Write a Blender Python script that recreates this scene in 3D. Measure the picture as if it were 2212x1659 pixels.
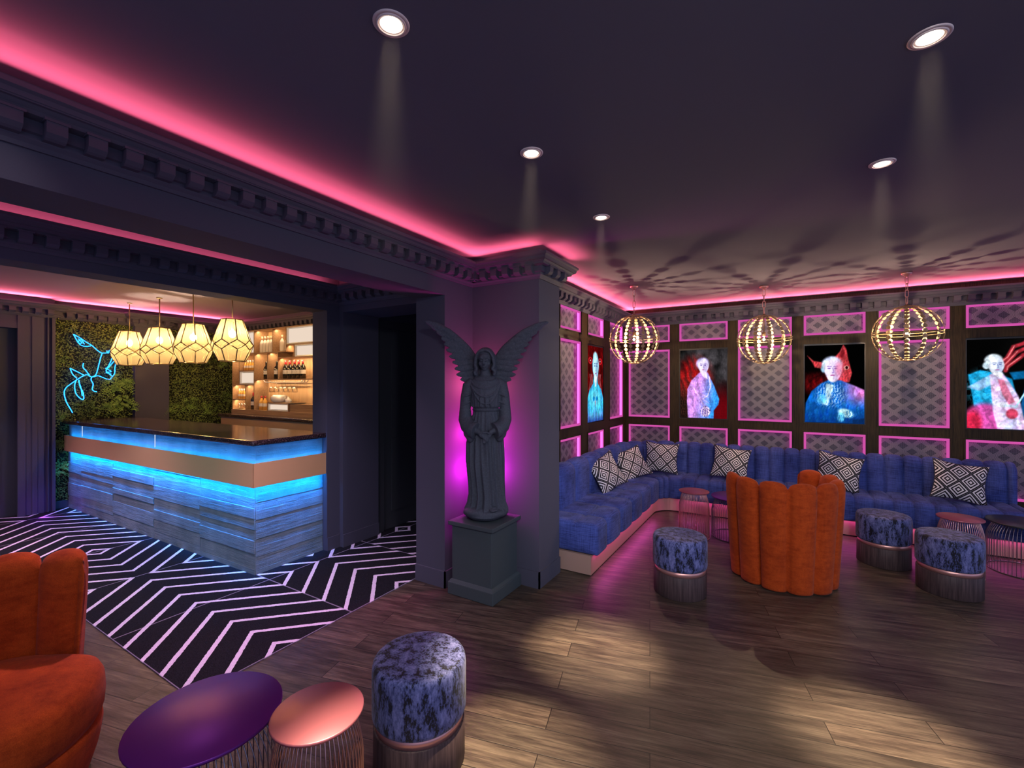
import bpy, bmesh, math, random
from math import sin, cos, pi, radians
from mathutils import Vector, Matrix, noise
import numpy as np
random.seed(7)
for o in list(bpy.data.objects): bpy.data.objects.remove(o, do_unlink=True)
SC = bpy.context.scene
COL = SC.collection

# ---------------------------------------------------------------- camera
YAW = math.atan(584 / 968.0)
cd = bpy.data.cameras.new('camera'); cam = bpy.data.objects.new('camera', cd); COL.objects.link(cam)
cd.sensor_fit = 'HORIZONTAL'; cd.sensor_width = 36.0; cd.lens = 36.0 * 968.0 / 2212.0
cd.clip_start = 0.02
cam.location = (0, 0, 1.6); cam.rotation_euler = (pi / 2, 0, YAW)
SC.camera = cam

# ---------------------------------------------------------------- view, world
vs = SC.view_settings
SC.display_settings.display_device = 'sRGB'
vs.view_transform = 'Standard'; vs.look = 'None'; vs.gamma = 1.0; vs.use_curve_mapping = False
vs.exposure = 0.0
W = bpy.data.worlds.new('night'); SC.world = W; W.use_nodes = True
wn, wl = W.node_tree.nodes, W.node_tree.links                 # dim night light, stronger from the open side of the room
wtc = wn.new('ShaderNodeTexCoord'); wsx = wn.new('ShaderNodeSeparateXYZ'); wl.new(wtc.outputs['Generated'], wsx.inputs[0])
wmr = wn.new('ShaderNodeMapRange'); wmr.inputs[1].default_value = -0.2; wmr.inputs[2].default_value = 0.9; wmr.inputs[3].default_value = 0.28; wmr.inputs[4].default_value = 1.05
wl.new(wsx.outputs[0], wmr.inputs[0]); wl.new(wmr.outputs[0], wn['Background'].inputs[1])
wn['Background'].inputs[0].default_value = (0.40, 0.46, 0.82, 1)
cy = SC.cycles
cy.use_denoising = True
cy.max_bounces = 6; cy.diffuse_bounces = 3; cy.glossy_bounces = 3; cy.transmission_bounces = 5; cy.transparent_max_bounces = 10
cy.sample_clamp_indirect = 4.0
cy.caustics_reflective = False; cy.caustics_refractive = False

def srgb(r, g, b):
    f = lambda c: (c / 12.92 if c <= 0.04045 else ((c + 0.055) / 1.055) ** 2.4)
    return (f(r / 255), f(g / 255), f(b / 255), 1)

# ---------------------------------------------------------------- lights
def area(name, loc, rot, sx, sy, power, col, spread=180):
    l = bpy.data.lights.new(name, 'AREA'); l.shape = 'RECTANGLE'; l.size = sx; l.size_y = sy
    l.energy = power; l.color = col[:3]; l.spread = radians(spread)
    o = bpy.data.objects.new(name, l); COL.objects.link(o); o.location = loc; o.rotation_euler = rot; return o
def aim(o, d):
    o.rotation_euler = Vector(d).to_track_quat('-Z', 'Y').to_euler()
def point(name, loc, power, col, r=0.03):
    l = bpy.data.lights.new(name, 'POINT'); l.energy = power; l.color = col[:3]; l.shadow_soft_size = r
    o = bpy.data.objects.new(name, l); COL.objects.link(o); o.location = loc; return o
def spot(name, loc, tgt, power, col, ang, blend=1.0, r=0.03):
    l = bpy.data.lights.new(name, 'SPOT'); l.energy = power; l.color = col[:3]; l.shadow_soft_size = r
    l.spot_size = radians(ang); l.spot_blend = blend
    o = bpy.data.objects.new(name, l); COL.objects.link(o); o.location = loc
    aim(o, Vector(tgt) - Vector(loc)); return o

CEIL = 2.66
PINK = (1.0, 0.13, 0.22)
MAG = (1.0, 0.10, 0.62)
CYAN = (0.0, 0.32, 1.0)
WARM = (1.0, 0.72, 0.42)
def strip(name, p0, p1, direction, power_per_m, col, width=0.02, spread=180):
    """LED strip from p0 to p1 shining along direction"""
    a, b = Vector(p0), Vector(p1); L = (b - a).length; t = (b - a).normalized(); d = Vector(direction).normalized()
    z = -d; x = t; y = z.cross(x)
    l = bpy.data.lights.new(name, 'AREA'); l.shape = 'RECTANGLE'; l.size = L; l.size_y = width
    l.energy = power_per_m * L; l.color = col[:3]; l.spread = radians(spread)
    o = bpy.data.objects.new(name, l); COL.objects.link(o)
    m = Matrix((x, y, z)).transposed().to_4x4(); m.translation = (a + b) / 2; o.matrix_world = m
    return o
def cove(p0, p1, out, k=1.0, z=2.574, d=0.04):
    """LED cove behind a cornice lip: one strip upward, one thrown out over the ceiling"""
    o = Vector(out)
    off = o * d
    a, b = Vector(p0) + off, Vector(p1) + off
    strip('cove_led', (a.x, a.y, z), (b.x, b.y, z), (o.x * 0.94, o.y * 0.94, 0.34), 9.5 * k, PINK, 0.022, 110)
cove((-2.27, -2.0, 0), (-2.27, 3.0, 0), (1, 0, 0), 0.62, 2.580)
cove((-2.2, 3.11, 0), (-1.56, 3.11, 0), (0, -1, 0), 0.7)
cove((-1.63, 3.05, 0), (-1.63, 3.54, 0), (1, 0, 0), 0.6)
cove((-1.966, 3.6, 0), (-1.966, 6.4, 0), (1, 0, 0), 1.05, 2.588, 0.05)
cove((-1.95, 6.47, 0), (3.6, 6.47, 0), (0, -1, 0), 1.2, 2.590, 0.05)
strip('cove_led', (-3.635, -1.3, 2.512), (-3.635, 2.72, 2.512), (-0.55, 0, 1), 4.2, PINK, 0.02)
strip('cove_led', (-3.60, 2.805, 2.512), (-2.7, 2.805, 2.512), (0, 0.55, 1), 0.5, PINK, 0.02)
cove((-8.0, 1.9, 0), (-8.0, 4.0, 0), (1, 0, 0), 2.2, 2.592, 0.07)
cove((-7.86, -0.5, 0), (-7.86, 1.8, 0), (1, 0, 0), 2.0, 2.592, 0.07)
# LED under the banquette seat
strip('seat_led', (-1.335, 3.56, 0.172), (-1.335, 5.60, 0.172), (0.45, 0, -1), 2.2, MAG, 0.015)
strip('seat_led', (-1.10, 5.845, 0.172), (1.95, 5.845, 0.172), (0, -0.45, -1), 2.2, MAG, 0.015)
# LED above and below the copper band of the bar (bar frame: right front corner, turned 1.29 deg)
BAR = Matrix.Translation((-3.77, 2.10, 0)) @ Matrix.Rotation(radians(1.29), 4, 'Z')
def barp(x, y, z): return BAR @ Vector((x, y, z))
dy = (BAR.to_3x3() @ Vector((0, 1, 0))); dx = (BAR.to_3x3() @ Vector((1, 0, 0)))
CY2 = (0.0, 0.30, 1.0)
for (za, up) in ((0.930, 1), (0.756, -1)):
    for (q0, q1, inw) in [((-4.05, -0.036), (0.03, -0.036), dy), ((0.036, -0.03), (0.036, 0.63), -dx)]:
        A, B = barp(q0[0], q0[1], za), barp(q1[0], q1[1], za); kk = 0.45 if up > 0 else 1.0
        strip('bar_led', A, B, inw * 0.6 + Vector((0, 0, up)), 3.6 * kk, CY2, 0.010)
        strip('bar_led', A, B, inw * 0.20 + Vector((0, 0, up)), (4.5 if up < 0 else 0.9) * kk, (0.0, 0.24, 1.0), 0.010, 50)
# recessed spots: fixture positions (x, y) and where each one aims
DOWN = [(-0.985, 0.945, -1.06, 0.92), (-0.985, 1.805, -1.0, 1.62), (-0.985, 2.73, -0.97, 2.57), (0.385, 1.83, 0.37, 1.65), (0.41, 2.76, 0.37, 2.57)]
for (x, y, tx, ty) in DOWN:
    spot('down_spot', (x, y, CEIL - 0.03), (tx, ty, 0), 980, (1.0, 0.80, 0.54), 21, 1.0, 0.03)
# added fill spots out of view, washing the lounge, sofa end, pillar and beam
for (x, y, tx, ty, tz, pw) in [(0.40, -0.55, -0.3, 4.4, 0.1, 300), (0.9, 0.0, -1.9, 2.95, 1.0, 90), (1.75, 1.2, 1.0, 5.0, 0.3, 110), (1.75, 0.2, 0.6, 5.6, 0.3, 80), (-0.985, 0.1, -2.5, 1.0, 0.4, 60)]:
    spot('added_wash_spot', (x, y, CEIL - 0.04), (tx, ty, tz), pw, (0.86, 0.88, 1.0), 75, 1.0, 0.10)
spot('added_wash_spot', (0.40, 0.45, CEIL - 0.04), (-1.5, 3.95, 0.43), 150, (0.9, 0.9, 1.0), 24, 1.0, 0.05)
spot('added_wash_spot', (1.75, 2.0, CEIL - 0.04), (-1.63, 3.3, 1.1), 70, (0.62, 0.72, 1.0), 50, 1.0, 0.08)
spot('added_wash_spot', (-1.55, 0.15, CEIL - 0.04), (-2.27, 0.34, 2.26), 7, (1.0, 0.86, 0.9), 34, 1.0, 0.04)
# added unseen spots lighting the carpet and bar area, no fixtures there
for (x, y, p) in [(-3.15, 1.35, 150), (-3.15, 2.15, 85), (-5.6, 1.0, 190), (-7.0, 0.9, 150)]:
    spot('down_spot', (x, y, CEIL - 0.03), (x, y + 0.1, 0), p, (1.0, 0.60, 0.95), 80, 1.0, 0.04)
# added cool fill on the bar front, unseen, without a fixture
spot('bar_front_fill', (-4.6, 0.6, CEIL - 0.05), (-5.2, 2.1, 0.2), 80, (0.36, 0.76, 1.0), 80, 1.0, 0.15)
spot('bar_front_fill', (-2.95, 1.0, CEIL - 0.05), (-3.8, 2.4, 0.3), 44, (0.40, 0.76, 1.0), 60, 1.0, 0.1)
# magenta glow behind the angel
for (x, y, z, pw, col) in [(-2.185, 2.945, 0.90, 4.2, (1.0, 0.015, 0.80)), (-2.055, 3.02, 0.90, 11.0, (1.0, 0.015, 0.80)), (-2.185, 2.945, 1.2, 3.0, (1.0, 0.03, 0.55)), (-2.055, 3.02, 1.2, 7.5, (1.0, 0.03, 0.55)), (-2.10, 2.98, 1.60, 9.0, (1.0, 0.10, 0.28))]:
    point('statue_backlight', (x, y, z), pw, col, 0.04)
# violet light at the foot of the green wall
point('violet_kick_light', (-7.55, 1.70, 0.10), 1.2, (0.35, 0.02, 1.0), 0.03)
# ---------------------------------------------------------------- mesh building
class MB:
    def __init__(s): s.v = []; s.f = []; s.sm = []
    def add(s, V, F, smooth=False, M=None):
        n = len(s.v)
        if M is not None: V = [M @ Vector(p) for p in V]
        s.v += [tuple(p) for p in V]; s.f += [tuple(i + n for i in q) for q in F]; s.sm += [smooth] * len(F); return s
    def box(s, a, b, M=None):
        (x0, y0, z0), (x1, y1, z1) = a, b
        x0, x1 = min(x0, x1), max(x0, x1); y0, y1 = min(y0, y1), max(y0, y1); z0, z1 = min(z0, z1), max(z0, z1)
        V = [(x0, y0, z0), (x1, y0, z0), (x1, y1, z0), (x0, y1, z0), (x0, y0, z1), (x1, y0, z1), (x1, y1, z1), (x0, y1, z1)]
        return s.add(V, [(0, 3, 2, 1), (4, 5, 6, 7), (0, 1, 5, 4), (1, 2, 6, 5), (2, 3, 7, 6), (3, 0, 4, 7)], False, M)
    def rbox(s, a, b, r=0.01, M=None, seg=2):
        bm = bmesh.new(); c = [(a[i] + b[i]) / 2 for i in range(3)]; d = [abs(b[i] - a[i]) for i in range(3)]
        bmesh.ops.create_cube(bm, size=1, matrix=Matrix.Translation(c) @ Matrix.Diagonal((d[0], d[1], d[2], 1)))
        bmesh.ops.bevel(bm, geom=bm.edges[:], offset=min(r, min(d) * 0.45), segments=seg, affect='EDGES', profile=0.5)
        s.bm(bm, False, M); bm.free(); return s
    def bm(s, bm, smooth=True, M=None):
        bm.verts.index_update()
        return s.add([v.co.copy() for v in bm.verts], [[v.index for v in f.verts] for f in bm.faces], smooth, M)
    def lathe(s, prof, seg=32, c=(0, 0), M=None, smooth=True, cap=True):
        V = []; F = []
        for (r, z) in prof:
            for k in range(seg):
                t = 2 * pi * k / seg; V.append((c[0] + r * cos(t), c[1] + r * sin(t), z))
        for i in range(len(prof) - 1):
            for k in range(seg):
                a = i * seg + k; b = i * seg + (k + 1) % seg; F.append((a, b, b + seg, a + seg))
        if cap:
            if prof[0][0] > 1e-5: F.append(tuple(range(seg))[::-1])
            if prof[-1][0] > 1e-5: F.append(tuple(range((len(prof) - 1) * seg, len(prof) * seg)))
        return s.add(V, F, smooth, M)
    def tube(s, pts, r, seg=8, closed=False, M=None, cap=True, flat=1.0):
        P = [Vector(p) for p in pts]; n = len(P); V = []; F = []
        R = r if hasattr(r, '__len__') else [r] * n
        up = None
        for i in range(n):
            t = (P[(i + 1) % n] - P[i - 1]) if closed else (P[min(i + 1, n - 1)] - P[max(i - 1, 0)])
            if t.length < 1e-9: t = Vector((0, 0, 1))
            t.normalize()
            if up is None:
                up = Vector((0, 0, 1)) if abs(t.z) < 0.9 else Vector((1, 0, 0))
            a = up - t * up.dot(t)
            if a.length < 1e-6: a = t.orthogonal()
            a.normalize(); up = a; b = t.cross(a)
            for k in range(seg):
                q = 2 * pi * k / seg; V.append(P[i] + a * (cos(q) * R[i] * flat) + b * (sin(q) * R[i]))
        m = n if closed else n - 1
        for i in range(m):
            for k in range(seg):
                a = i * seg + k; b = i * seg + (k + 1) % seg; j = ((i + 1) % n) * seg - i * seg
                F.append((a, b, b + j, a + j))
        if cap and not closed:
            F.append(tuple(range(seg))[::-1]); F.append(tuple(range((n - 1) * seg, n * seg)))
        return s.add(V, F, True, M)
    def ell(s, c, r, seg=16, rings=10, M=None, rot=None):
        V = []; F = []
        Rm = rot if rot is not None else Matrix.Identity(3)
        for i in range(rings + 1):
            a = -pi / 2 + pi * i / rings
            for k in range(seg):
                t = 2 * pi * k / seg
                V.append(Vector(c) + Rm @ Vector((r[0] * cos(a) * cos(t), r[1] * cos(a) * sin(t), r[2] * sin(a))))
        for i in range(rings):
            for k in range(seg):
                a = i * seg + k; b = i * seg + (k + 1) % seg; F.append((a, b, b + seg, a + seg))
        return s.add(V, F, True, M)
    def prism(s, poly, z0, z1, M=None, smooth=False):
        n = len(poly); V = [(x, y, z0) for x, y in poly] + [(x, y, z1) for x, y in poly]
        F = [tuple(range(n))[::-1], tuple(range(n, 2 * n))] + [(i, (i + 1) % n, n + (i + 1) % n, n + i) for i in range(n)]
        return s.add(V, F, smooth, M)
    def grid(s, fn, nu, nv, cu=False, cv=False, smooth=True, M=None):
        V = [fn(i, j) for i in range(nu) for j in range(nv)]; F = []
        for i in range(nu if cu else nu - 1):
            for j in range(nv if cv else nv - 1):
                a = i * nv + j; b = ((i + 1) % nu) * nv + j; c = ((i + 1) % nu) * nv + (j + 1) % nv; d = i * nv + (j + 1) % nv
                F.append((a, b, c, d))
        return s.add(V, F, smooth, M)
    def mesh(s, name):
        me = bpy.data.meshes.new(name); me.from_pydata(s.v, [], s.f); me.polygons.foreach_set('use_smooth', s.sm); me.update()
        bm = bmesh.new(); bm.from_mesh(me); bmesh.ops.remove_doubles(bm, verts=bm.verts, dist=1e-6); bmesh.ops.recalc_face_normals(bm, faces=bm.faces); bm.to_mesh(me); bm.free()
        return me
    def build(s, name, mat, parent=None, autosmooth=None):
        o = bpy.data.objects.new(name, s.mesh(name)); COL.objects.link(o)
        if mat: o.data.materials.append(mat)
        if parent: o.parent = parent
        return o

def tag(o, label, cat, group=None):
    o['label'] = label; o['category'] = cat
    if group: o['group'] = group
    return o
def thing(name, label, cat, loc=(0, 0, 0), rz=0.0, group=None):
    o = bpy.data.objects.new(name, None); COL.objects.link(o); o.empty_display_size = 0.05
    o.location = loc; o.rotation_euler = (0, 0, rz)
    return tag(o, label, cat, group)
def struct(name, mb, mat):
    o = mb.build(name, mat); o['kind'] = 'structure'; return o
def dup(root, loc, rz=None, label=None, group=None):
    r = root.copy(); COL.objects.link(r); r.location = loc
    if rz is not None: r.rotation_euler = (0, 0, rz)
    if label: r['label'] = label
    if group: r['group'] = group
    for ch in list(root.children):
        c = ch.copy(); COL.objects.link(c); c.parent = r
        for g in list(ch.children):
            d = g.copy(); COL.objects.link(d); d.parent = c
    return r

# ---------------------------------------------------------------- materials
def newmat(name):
    m = bpy.data.materials.new(name); m.use_nodes = True
    return m, m.node_tree, m.node_tree.nodes, m.node_tree.links, m.node_tree.nodes['Principled BSDF']
def pset(b, col=None, rough=None, metal=None, spec=None, sheen=None):
    if col is not None: b.inputs['Base Color'].default_value = col
    if rough is not None: b.inputs['Roughness'].default_value = rough
    if metal is not None: b.inputs['Metallic'].default_value = metal
    if spec is not None: b.inputs['Specular IOR Level'].default_value = spec
    if sheen is not None: b.inputs['Sheen Weight'].default_value = sheen
def plain(name, col, rough=0.5, metal=0.0, spec=0.5, bump=0.0, bscale=60, var=0.0):
    m, t, N, L, b = newmat(name); pset(b, col, rough, metal, spec)
    if bump or var:
        tc = N.new('ShaderNodeTexCoord'); nz = N.new('ShaderNodeTexNoise'); nz.inputs['Scale'].default_value = bscale; nz.inputs['Detail'].default_value = 4
        L.new(tc.outputs['Object'], nz.inputs['Vector'])
        if bump:
            bp = N.new('ShaderNodeBump'); bp.inputs['Strength'].default_value = bump; bp.inputs['Distance'].default_value = 0.004
            L.new(nz.outputs['Fac'], bp.inputs['Height']); L.new(bp.outputs['Normal'], b.inputs['Normal'])
        if var:
            r = N.new('ShaderNodeValToRGB'); r.color_ramp.elements[0].position = 0.3; r.color_ramp.elements[1].position = 0.7
            r.color_ramp.elements[0].color = tuple(c * (1 - var) for c in col[:3]) + (1,); r.color_ramp.elements[1].color = tuple(min(1, c * (1 + var)) for c in col[:3]) + (1,)
            L.new(nz.outputs['Fac'], r.inputs['Fac']); L.new(r.outputs['Color'], b.inputs['Base Color'])
    return m
def emit(name, col, s=1.0):
    m, t, N, L, b = newmat(name); N.remove(b); e = N.new('ShaderNodeEmission')
    e.inputs[0].default_value = (col[0], col[1], col[2], 1); e.inputs[1].default_value = s
    L.new(e.outputs[0], N['Material Output'].inputs[0]); return m
def math_node(N, L, op, a, b=None):
    n = N.new('ShaderNodeMath'); n.operation = op
    for i, x in enumerate((a, b)):
        if x is None: continue
        if isinstance(x, (int, float)): n.inputs[i].default_value = x
        else: L.new(x, n.inputs[i])
    return n.outputs[0]
def mapped(N, L, scale=(1, 1, 1), rot=(0, 0, 0), loc=(0, 0, 0), src='Object'):
    tc = N.new('ShaderNodeTexCoord'); mp = N.new('ShaderNodeMapping')
    mp.inputs['Scale'].default_value = scale; mp.inputs['Rotation'].default_value = rot; mp.inputs['Location'].default_value = loc
    L.new(tc.outputs[src], mp.inputs[0]); return mp.outputs[0]
def noise_tex(N, L, vec, scale, detail=4, rough=0.55):
    n = N.new('ShaderNodeTexNoise'); n.inputs['Scale'].default_value = scale; n.inputs['Detail'].default_value = detail; n.inputs['Roughness'].default_value = rough
    L.new(vec, n.inputs['Vector']); return n.outputs['Fac']
def ramp(N, L, fac, stops):
    r = N.new('ShaderNodeValToRGB'); e = r.color_ramp.elements
    e[0].position, e[0].color = stops[0][0], stops[0][1]; e[1].position, e[1].color = stops[-1][0], stops[-1][1]
    for p, c in stops[1:-1]:
        x = e.new(p); x.color = c
    L.new(fac, r.inputs['Fac']); return r.outputs['Color']
def mixc(N, L, fac, a, b, mode='MIX'):
    m = N.new('ShaderNodeMix'); m.data_type = 'RGBA'; m.blend_type = mode
    if isinstance(fac, (int, float)): m.inputs[0].default_value = fac
    else: L.new(fac, m.inputs[0])
    for i, x in ((6, a), (7, b)):
        if isinstance(x, tuple): m.inputs[i].default_value = x
        else: L.new(x, m.inputs[i])
    return m.outputs[2]
def bump(N, L, b, h, s=0.3, d=0.005):
    bp = N.new('ShaderNodeBump'); bp.inputs['Strength'].default_value = s; bp.inputs['Distance'].default_value = d
    L.new(h, bp.inputs['Height']); L.new(bp.outputs['Normal'], b.inputs['Normal'])
def c3(*c): return (c[0], c[1], c[2], 1)

M = {}
M['wall'] = plain('dark_wall_paint', c3(0.084, 0.080, 0.112), 0.85, spec=0.2, bump=0.15, bscale=180)
M['ceiling'] = plain('dark_ceiling_paint', c3(0.17, 0.155, 0.20), 0.9, spec=0.1)
M['trim'] = plain('dark_cornice_paint', c3(0.080, 0.074, 0.105), 0.7, spec=0.3)
M['door'] = plain('dark_door_paint', c3(0.05, 0.052, 0.06), 0.5)

def mk_floor():
    m, t, N, L, b = newmat('dark_oak_planks')
    v = mapped(N, L, rot=(0, 0, radians(-14)))
    br = N.new('ShaderNodeTexBrick'); L.new(v, br.inputs['Vector'])
    br.inputs['Scale'].default_value = 1.0; br.inputs['Brick Width'].default_value = 1.25; br.inputs['Row Height'].default_value = 0.145
    br.inputs['Mortar Size'].default_value = 0.0022; br.inputs['Mortar Smooth'].default_value = 0.3
    br.offset = 0.37; br.inputs['Color1'].default_value = c3(0, 0, 0); br.inputs['Color2'].default_value = c3(1, 1, 1); br.inputs['Mortar'].default_value = c3(0.5, 0.5, 0.5)
    sv = N.new('ShaderNodeMapping'); sv.inputs['Scale'].default_value = (1.0, 9.0, 1); L.new(v, sv.inputs[0])
    ad = N.new('ShaderNodeVectorMath'); ad.operation = 'MULTIPLY_ADD'; L.new(br.outputs['Color'], ad.inputs[0]); ad.inputs[1].default_value = (3.7, 1.3, 2.1); L.new(sv.outputs[0], ad.inputs[2])
    n1 = noise_tex(N, L, ad.outputs[0], 3.2, 8, 0.68)
    sv2 = N.new('ShaderNodeMapping'); sv2.inputs['Scale'].default_value = (3.0, 70.0, 1); L.new(v, sv2.inputs[0])
    n2 = noise_tex(N, L, sv2.outputs[0], 2.0, 4, 0.6)
    base = ramp(N, L, n1, [(0.25, c3(0.022, 0.014, 0.011)), (0.45, c3(0.080, 0.056, 0.042)), (0.60, c3(0.150, 0.110, 0.080)), (0.8, c3(0.235, 0.178, 0.130))])
    fine = ramp(N, L, n2, [(0.30, c3(0.45, 0.45, 0.45)), (0.62, c3(1.1, 1.1, 1.1))])
    c = mixc(N, L, 1.0, base, fine, 'MULTIPLY')
    tone = ramp(N, L, br.outputs['Color'], [(0.0, c3(0.62, 0.62, 0.62)), (1.0, c3(1.05, 1.0, 0.97))])
    c = mixc(N, L, 1.0, c, tone, 'MULTIPLY')
    gap = math_node(N, L, 'SUBTRACT', 1.0, br.outputs['Fac'])
    c = mixc(N, L, br.outputs['Fac'], c, c3(0.008, 0.005, 0.004))
    L.new(c, b.inputs['Base Color'])
    h = math_node(N, L, 'ADD', math_node(N, L, 'MULTIPLY', n2, 0.35), gap); bump(N, L, b, h, 0.35, 0.003)
    b.inputs['Roughness'].default_value = 0.42; b.inputs['Specular IOR Level'].default_value = 0.4
    return m
M['floor'] = mk_floor()

def mk_carpet():
    m, t, N, L, b = newmat('chevron_carpet')
    g = N.new('ShaderNodeNewGeometry'); sx = N.new('ShaderNodeSeparateXYZ'); L.new(g.outputs['Position'], sx.inputs[0])
    X, Y = sx.outputs[0], sx.outputs[1]
    yy = math_node(N, L, 'SUBTRACT', Y, 1.105)
    j = math_node(N, L, 'FLOOR', yy)
    dyv = math_node(N, L, 'ABSOLUTE', math_node(N, L, 'SUBTRACT', math_node(N, L, 'SUBTRACT', yy, j), 0.5))
    w = math_node(N, L, 'MULTIPLY', math_node(N, L, 'FRACT', math_node(N, L, 'DIVIDE', math_node(N, L, 'ADD', math_node(N, L, 'SUBTRACT', X, j), 4.57 + 30.0), 3.0)), 3.0)
    # rising over two metres, falling back over one
    u = math_node(N, L, 'MINIMUM', w, math_node(N, L, 'SUBTRACT', 3.0, w)); hi = math_node(N, L, 'GREATER_THAN', w, 2.0); lo = math_node(N, L, 'SUBTRACT', 1.0, hi)
    u = math_node(N, L, 'ADD', math_node(N, L, 'MULTIPLY', lo, w), math_node(N, L, 'MULTIPLY', hi, math_node(N, L, 'SUBTRACT', 3.0, w)))
    q = math_node(N, L, 'DIVIDE', math_node(N, L, 'SUBTRACT', math_node(N, L, 'ADD', math_node(N, L, 'SUBTRACT', u, dyv), 10.0), 0.135), 0.245)
    d = math_node(N, L, 'ABSOLUTE', math_node(N, L, 'SUBTRACT', math_node(N, L, 'FRACT', math_node(N, L, 'ADD', q, 0.5)), 0.5))
    nz = noise_tex(N, L, g.outputs['Position'], 55, 3)
    d2 = math_node(N, L, 'ADD', d, math_node(N, L, 'MULTIPLY', math_node(N, L, 'SUBTRACT', nz, 0.5), 0.06))
    line = math_node(N, L, 'LESS_THAN', d2, 0.085)
    # tile seams every metre
    def seam(c, off):
        f = math_node(N, L, 'FRACT', math_node(N, L, 'ADD', c, off)); a = math_node(N, L, 'ABSOLUTE', math_node(N, L, 'SUBTRACT', f, 0.5))
        return math_node(N, L, 'LESS_THAN', a, 0.005)
    s = math_node(N, L, 'MAXIMUM', seam(X, 20.08), seam(Y, 0.395))
    n2 = noise_tex(N, L, g.outputs['Position'], 260, 2)
    dark = ramp(N, L, n2, [(0.3, c3(0.003, 0.003, 0.004)), (0.7, c3(0.022, 0.021, 0.026))])
    lite = ramp(N, L, n2, [(0.3, c3(0.62, 0.52, 0.66)), (0.7, c3(0.86, 0.75, 0.88))])
    c = mixc(N, L, line, dark, lite); c = mixc(N, L, math_node(N, L, 'MULTIPLY', s, 0.45), c, c3(0.5, 0.42, 0.55))
    L.new(c, b.inputs['Base Color']); pset(b, rough=0.95, spec=0.1); bump(N, L, b, n2, 0.25, 0.003)
    return m
M['carpet'] = mk_carpet()

def mk_woodv(name, dark, light, along='Z', sc=1.0, rough=0.5):
    m, t, N, L, b = newmat(name)
    s = {'Z': (45, 45, 2.2), 'X': (2.2, 45, 45), 'Y': (45, 2.2, 45)}[along]
    v = mapped(N, L, scale=tuple(x * sc for x in s)); n1 = noise_tex(N, L, v, 1.6, 6, 0.65)
    c = ramp(N, L, n1, [(0.28, dark), (0.72, light)]); L.new(c, b.inputs['Base Color']); pset(b, rough=rough, spec=0.2); bump(N, L, b, n1, 0.15, 0.002); return m
M['panel_wood'] = mk_woodv('walnut_panelling', c3(0.007, 0.004, 0.0015), c3(0.056, 0.035, 0.014), 'Z', 1.6)
M['stool_wood'] = mk_woodv('smoked_oak_veneer', c3(0.030, 0.018, 0.019), c3(0.11, 0.070, 0.070), 'Z', 1.4)
M['shelf_wood'] = mk_woodv('pale_oak', c3(0.42, 0.26, 0.14), c3(0.62, 0.42, 0.25), 'Z', 0.7, 0.5)

M['brownshelf'] = mk_woodv('bronze_brown_shelf', c3(0.26, 0.155, 0.09), c3(0.42, 0.27, 0.165), 'X', 0.7, 0.45)
def mk_fabric(name, a, b_, streak=(3, 3, 60), sheen=0.06):
    m, t, N, L, b = newmat(name)
    v = mapped(N, L, scale=(1, 1, 1)); v2 = mapped(N, L, scale=streak); v3 = mapped(N, L, scale=(streak[2], streak[1], streak[0]))
    n0 = noise_tex(N, L, v, 6, 3); n1 = noise_tex(N, L, v2, 3, 4, 0.7); n2 = noise_tex(N, L, v3, 3, 4, 0.7); n3 = noise_tex(N, L, v, 350, 2)
    f = math_node(N, L, 'ADD', math_node(N, L, 'MULTIPLY', n1, 0.45), math_node(N, L, 'ADD', math_node(N, L, 'MULTIPLY', n2, 0.3), math_node(N, L, 'MULTIPLY', n0, 0.25)))
    c = ramp(N, L, f, [(0.36, a), (0.66, b_)])
    c = mixc(N, L, 0.5, c, ramp(N, L, n3, [(0.3, c3(0.45, 0.45, 0.45)), (0.7, c3(1.3, 1.3, 1.3))]), 'MULTIPLY')
    L.new(c, b.inputs['Base Color']); pset(b, rough=0.85, spec=0.15, sheen=sheen); bump(N, L, b, n3, 0.2, 0.002); return m
M['denim'] = mk_fabric('blue_woven_fabric', c3(0.013, 0.021, 0.10), c3(0.10, 0.14, 0.50))
M['rust'] = mk_fabric('rust_velvet', c3(0.30, 0.032, 0.004), c3(0.62, 0.085, 0.010), (4, 4, 12), 0.06)

def mk_crushed():
    m, t, N, L, b = newmat('crushed_blue_velvet')
    v = mapped(N, L, scale=(26, 26, 9)); n1 = noise_tex(N, L, v, 1.0, 5, 0.7)
    v2 = mapped(N, L, scale=(140, 140, 60)); n2 = noise_tex(N, L, v2, 1.0, 3, 0.6)
    f = math_node(N, L, 'ADD', math_node(N, L, 'MULTIPLY', n1, 0.8), math_node(N, L, 'MULTIPLY', n2, 0.35))
    c = ramp(N, L, f, [(0.515, c3(0.004, 0.004, 0.012)), (0.56, c3(0.06, 0.07, 0.19)), (0.72, c3(0.20, 0.21, 0.46))])
    L.new(c, b.inputs['Base Color']); pset(b, rough=0.6, spec=0.3, sheen=0.12); bump(N, L, b, n2, 0.3, 0.003); return m
M['crushed'] = mk_crushed()

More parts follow.
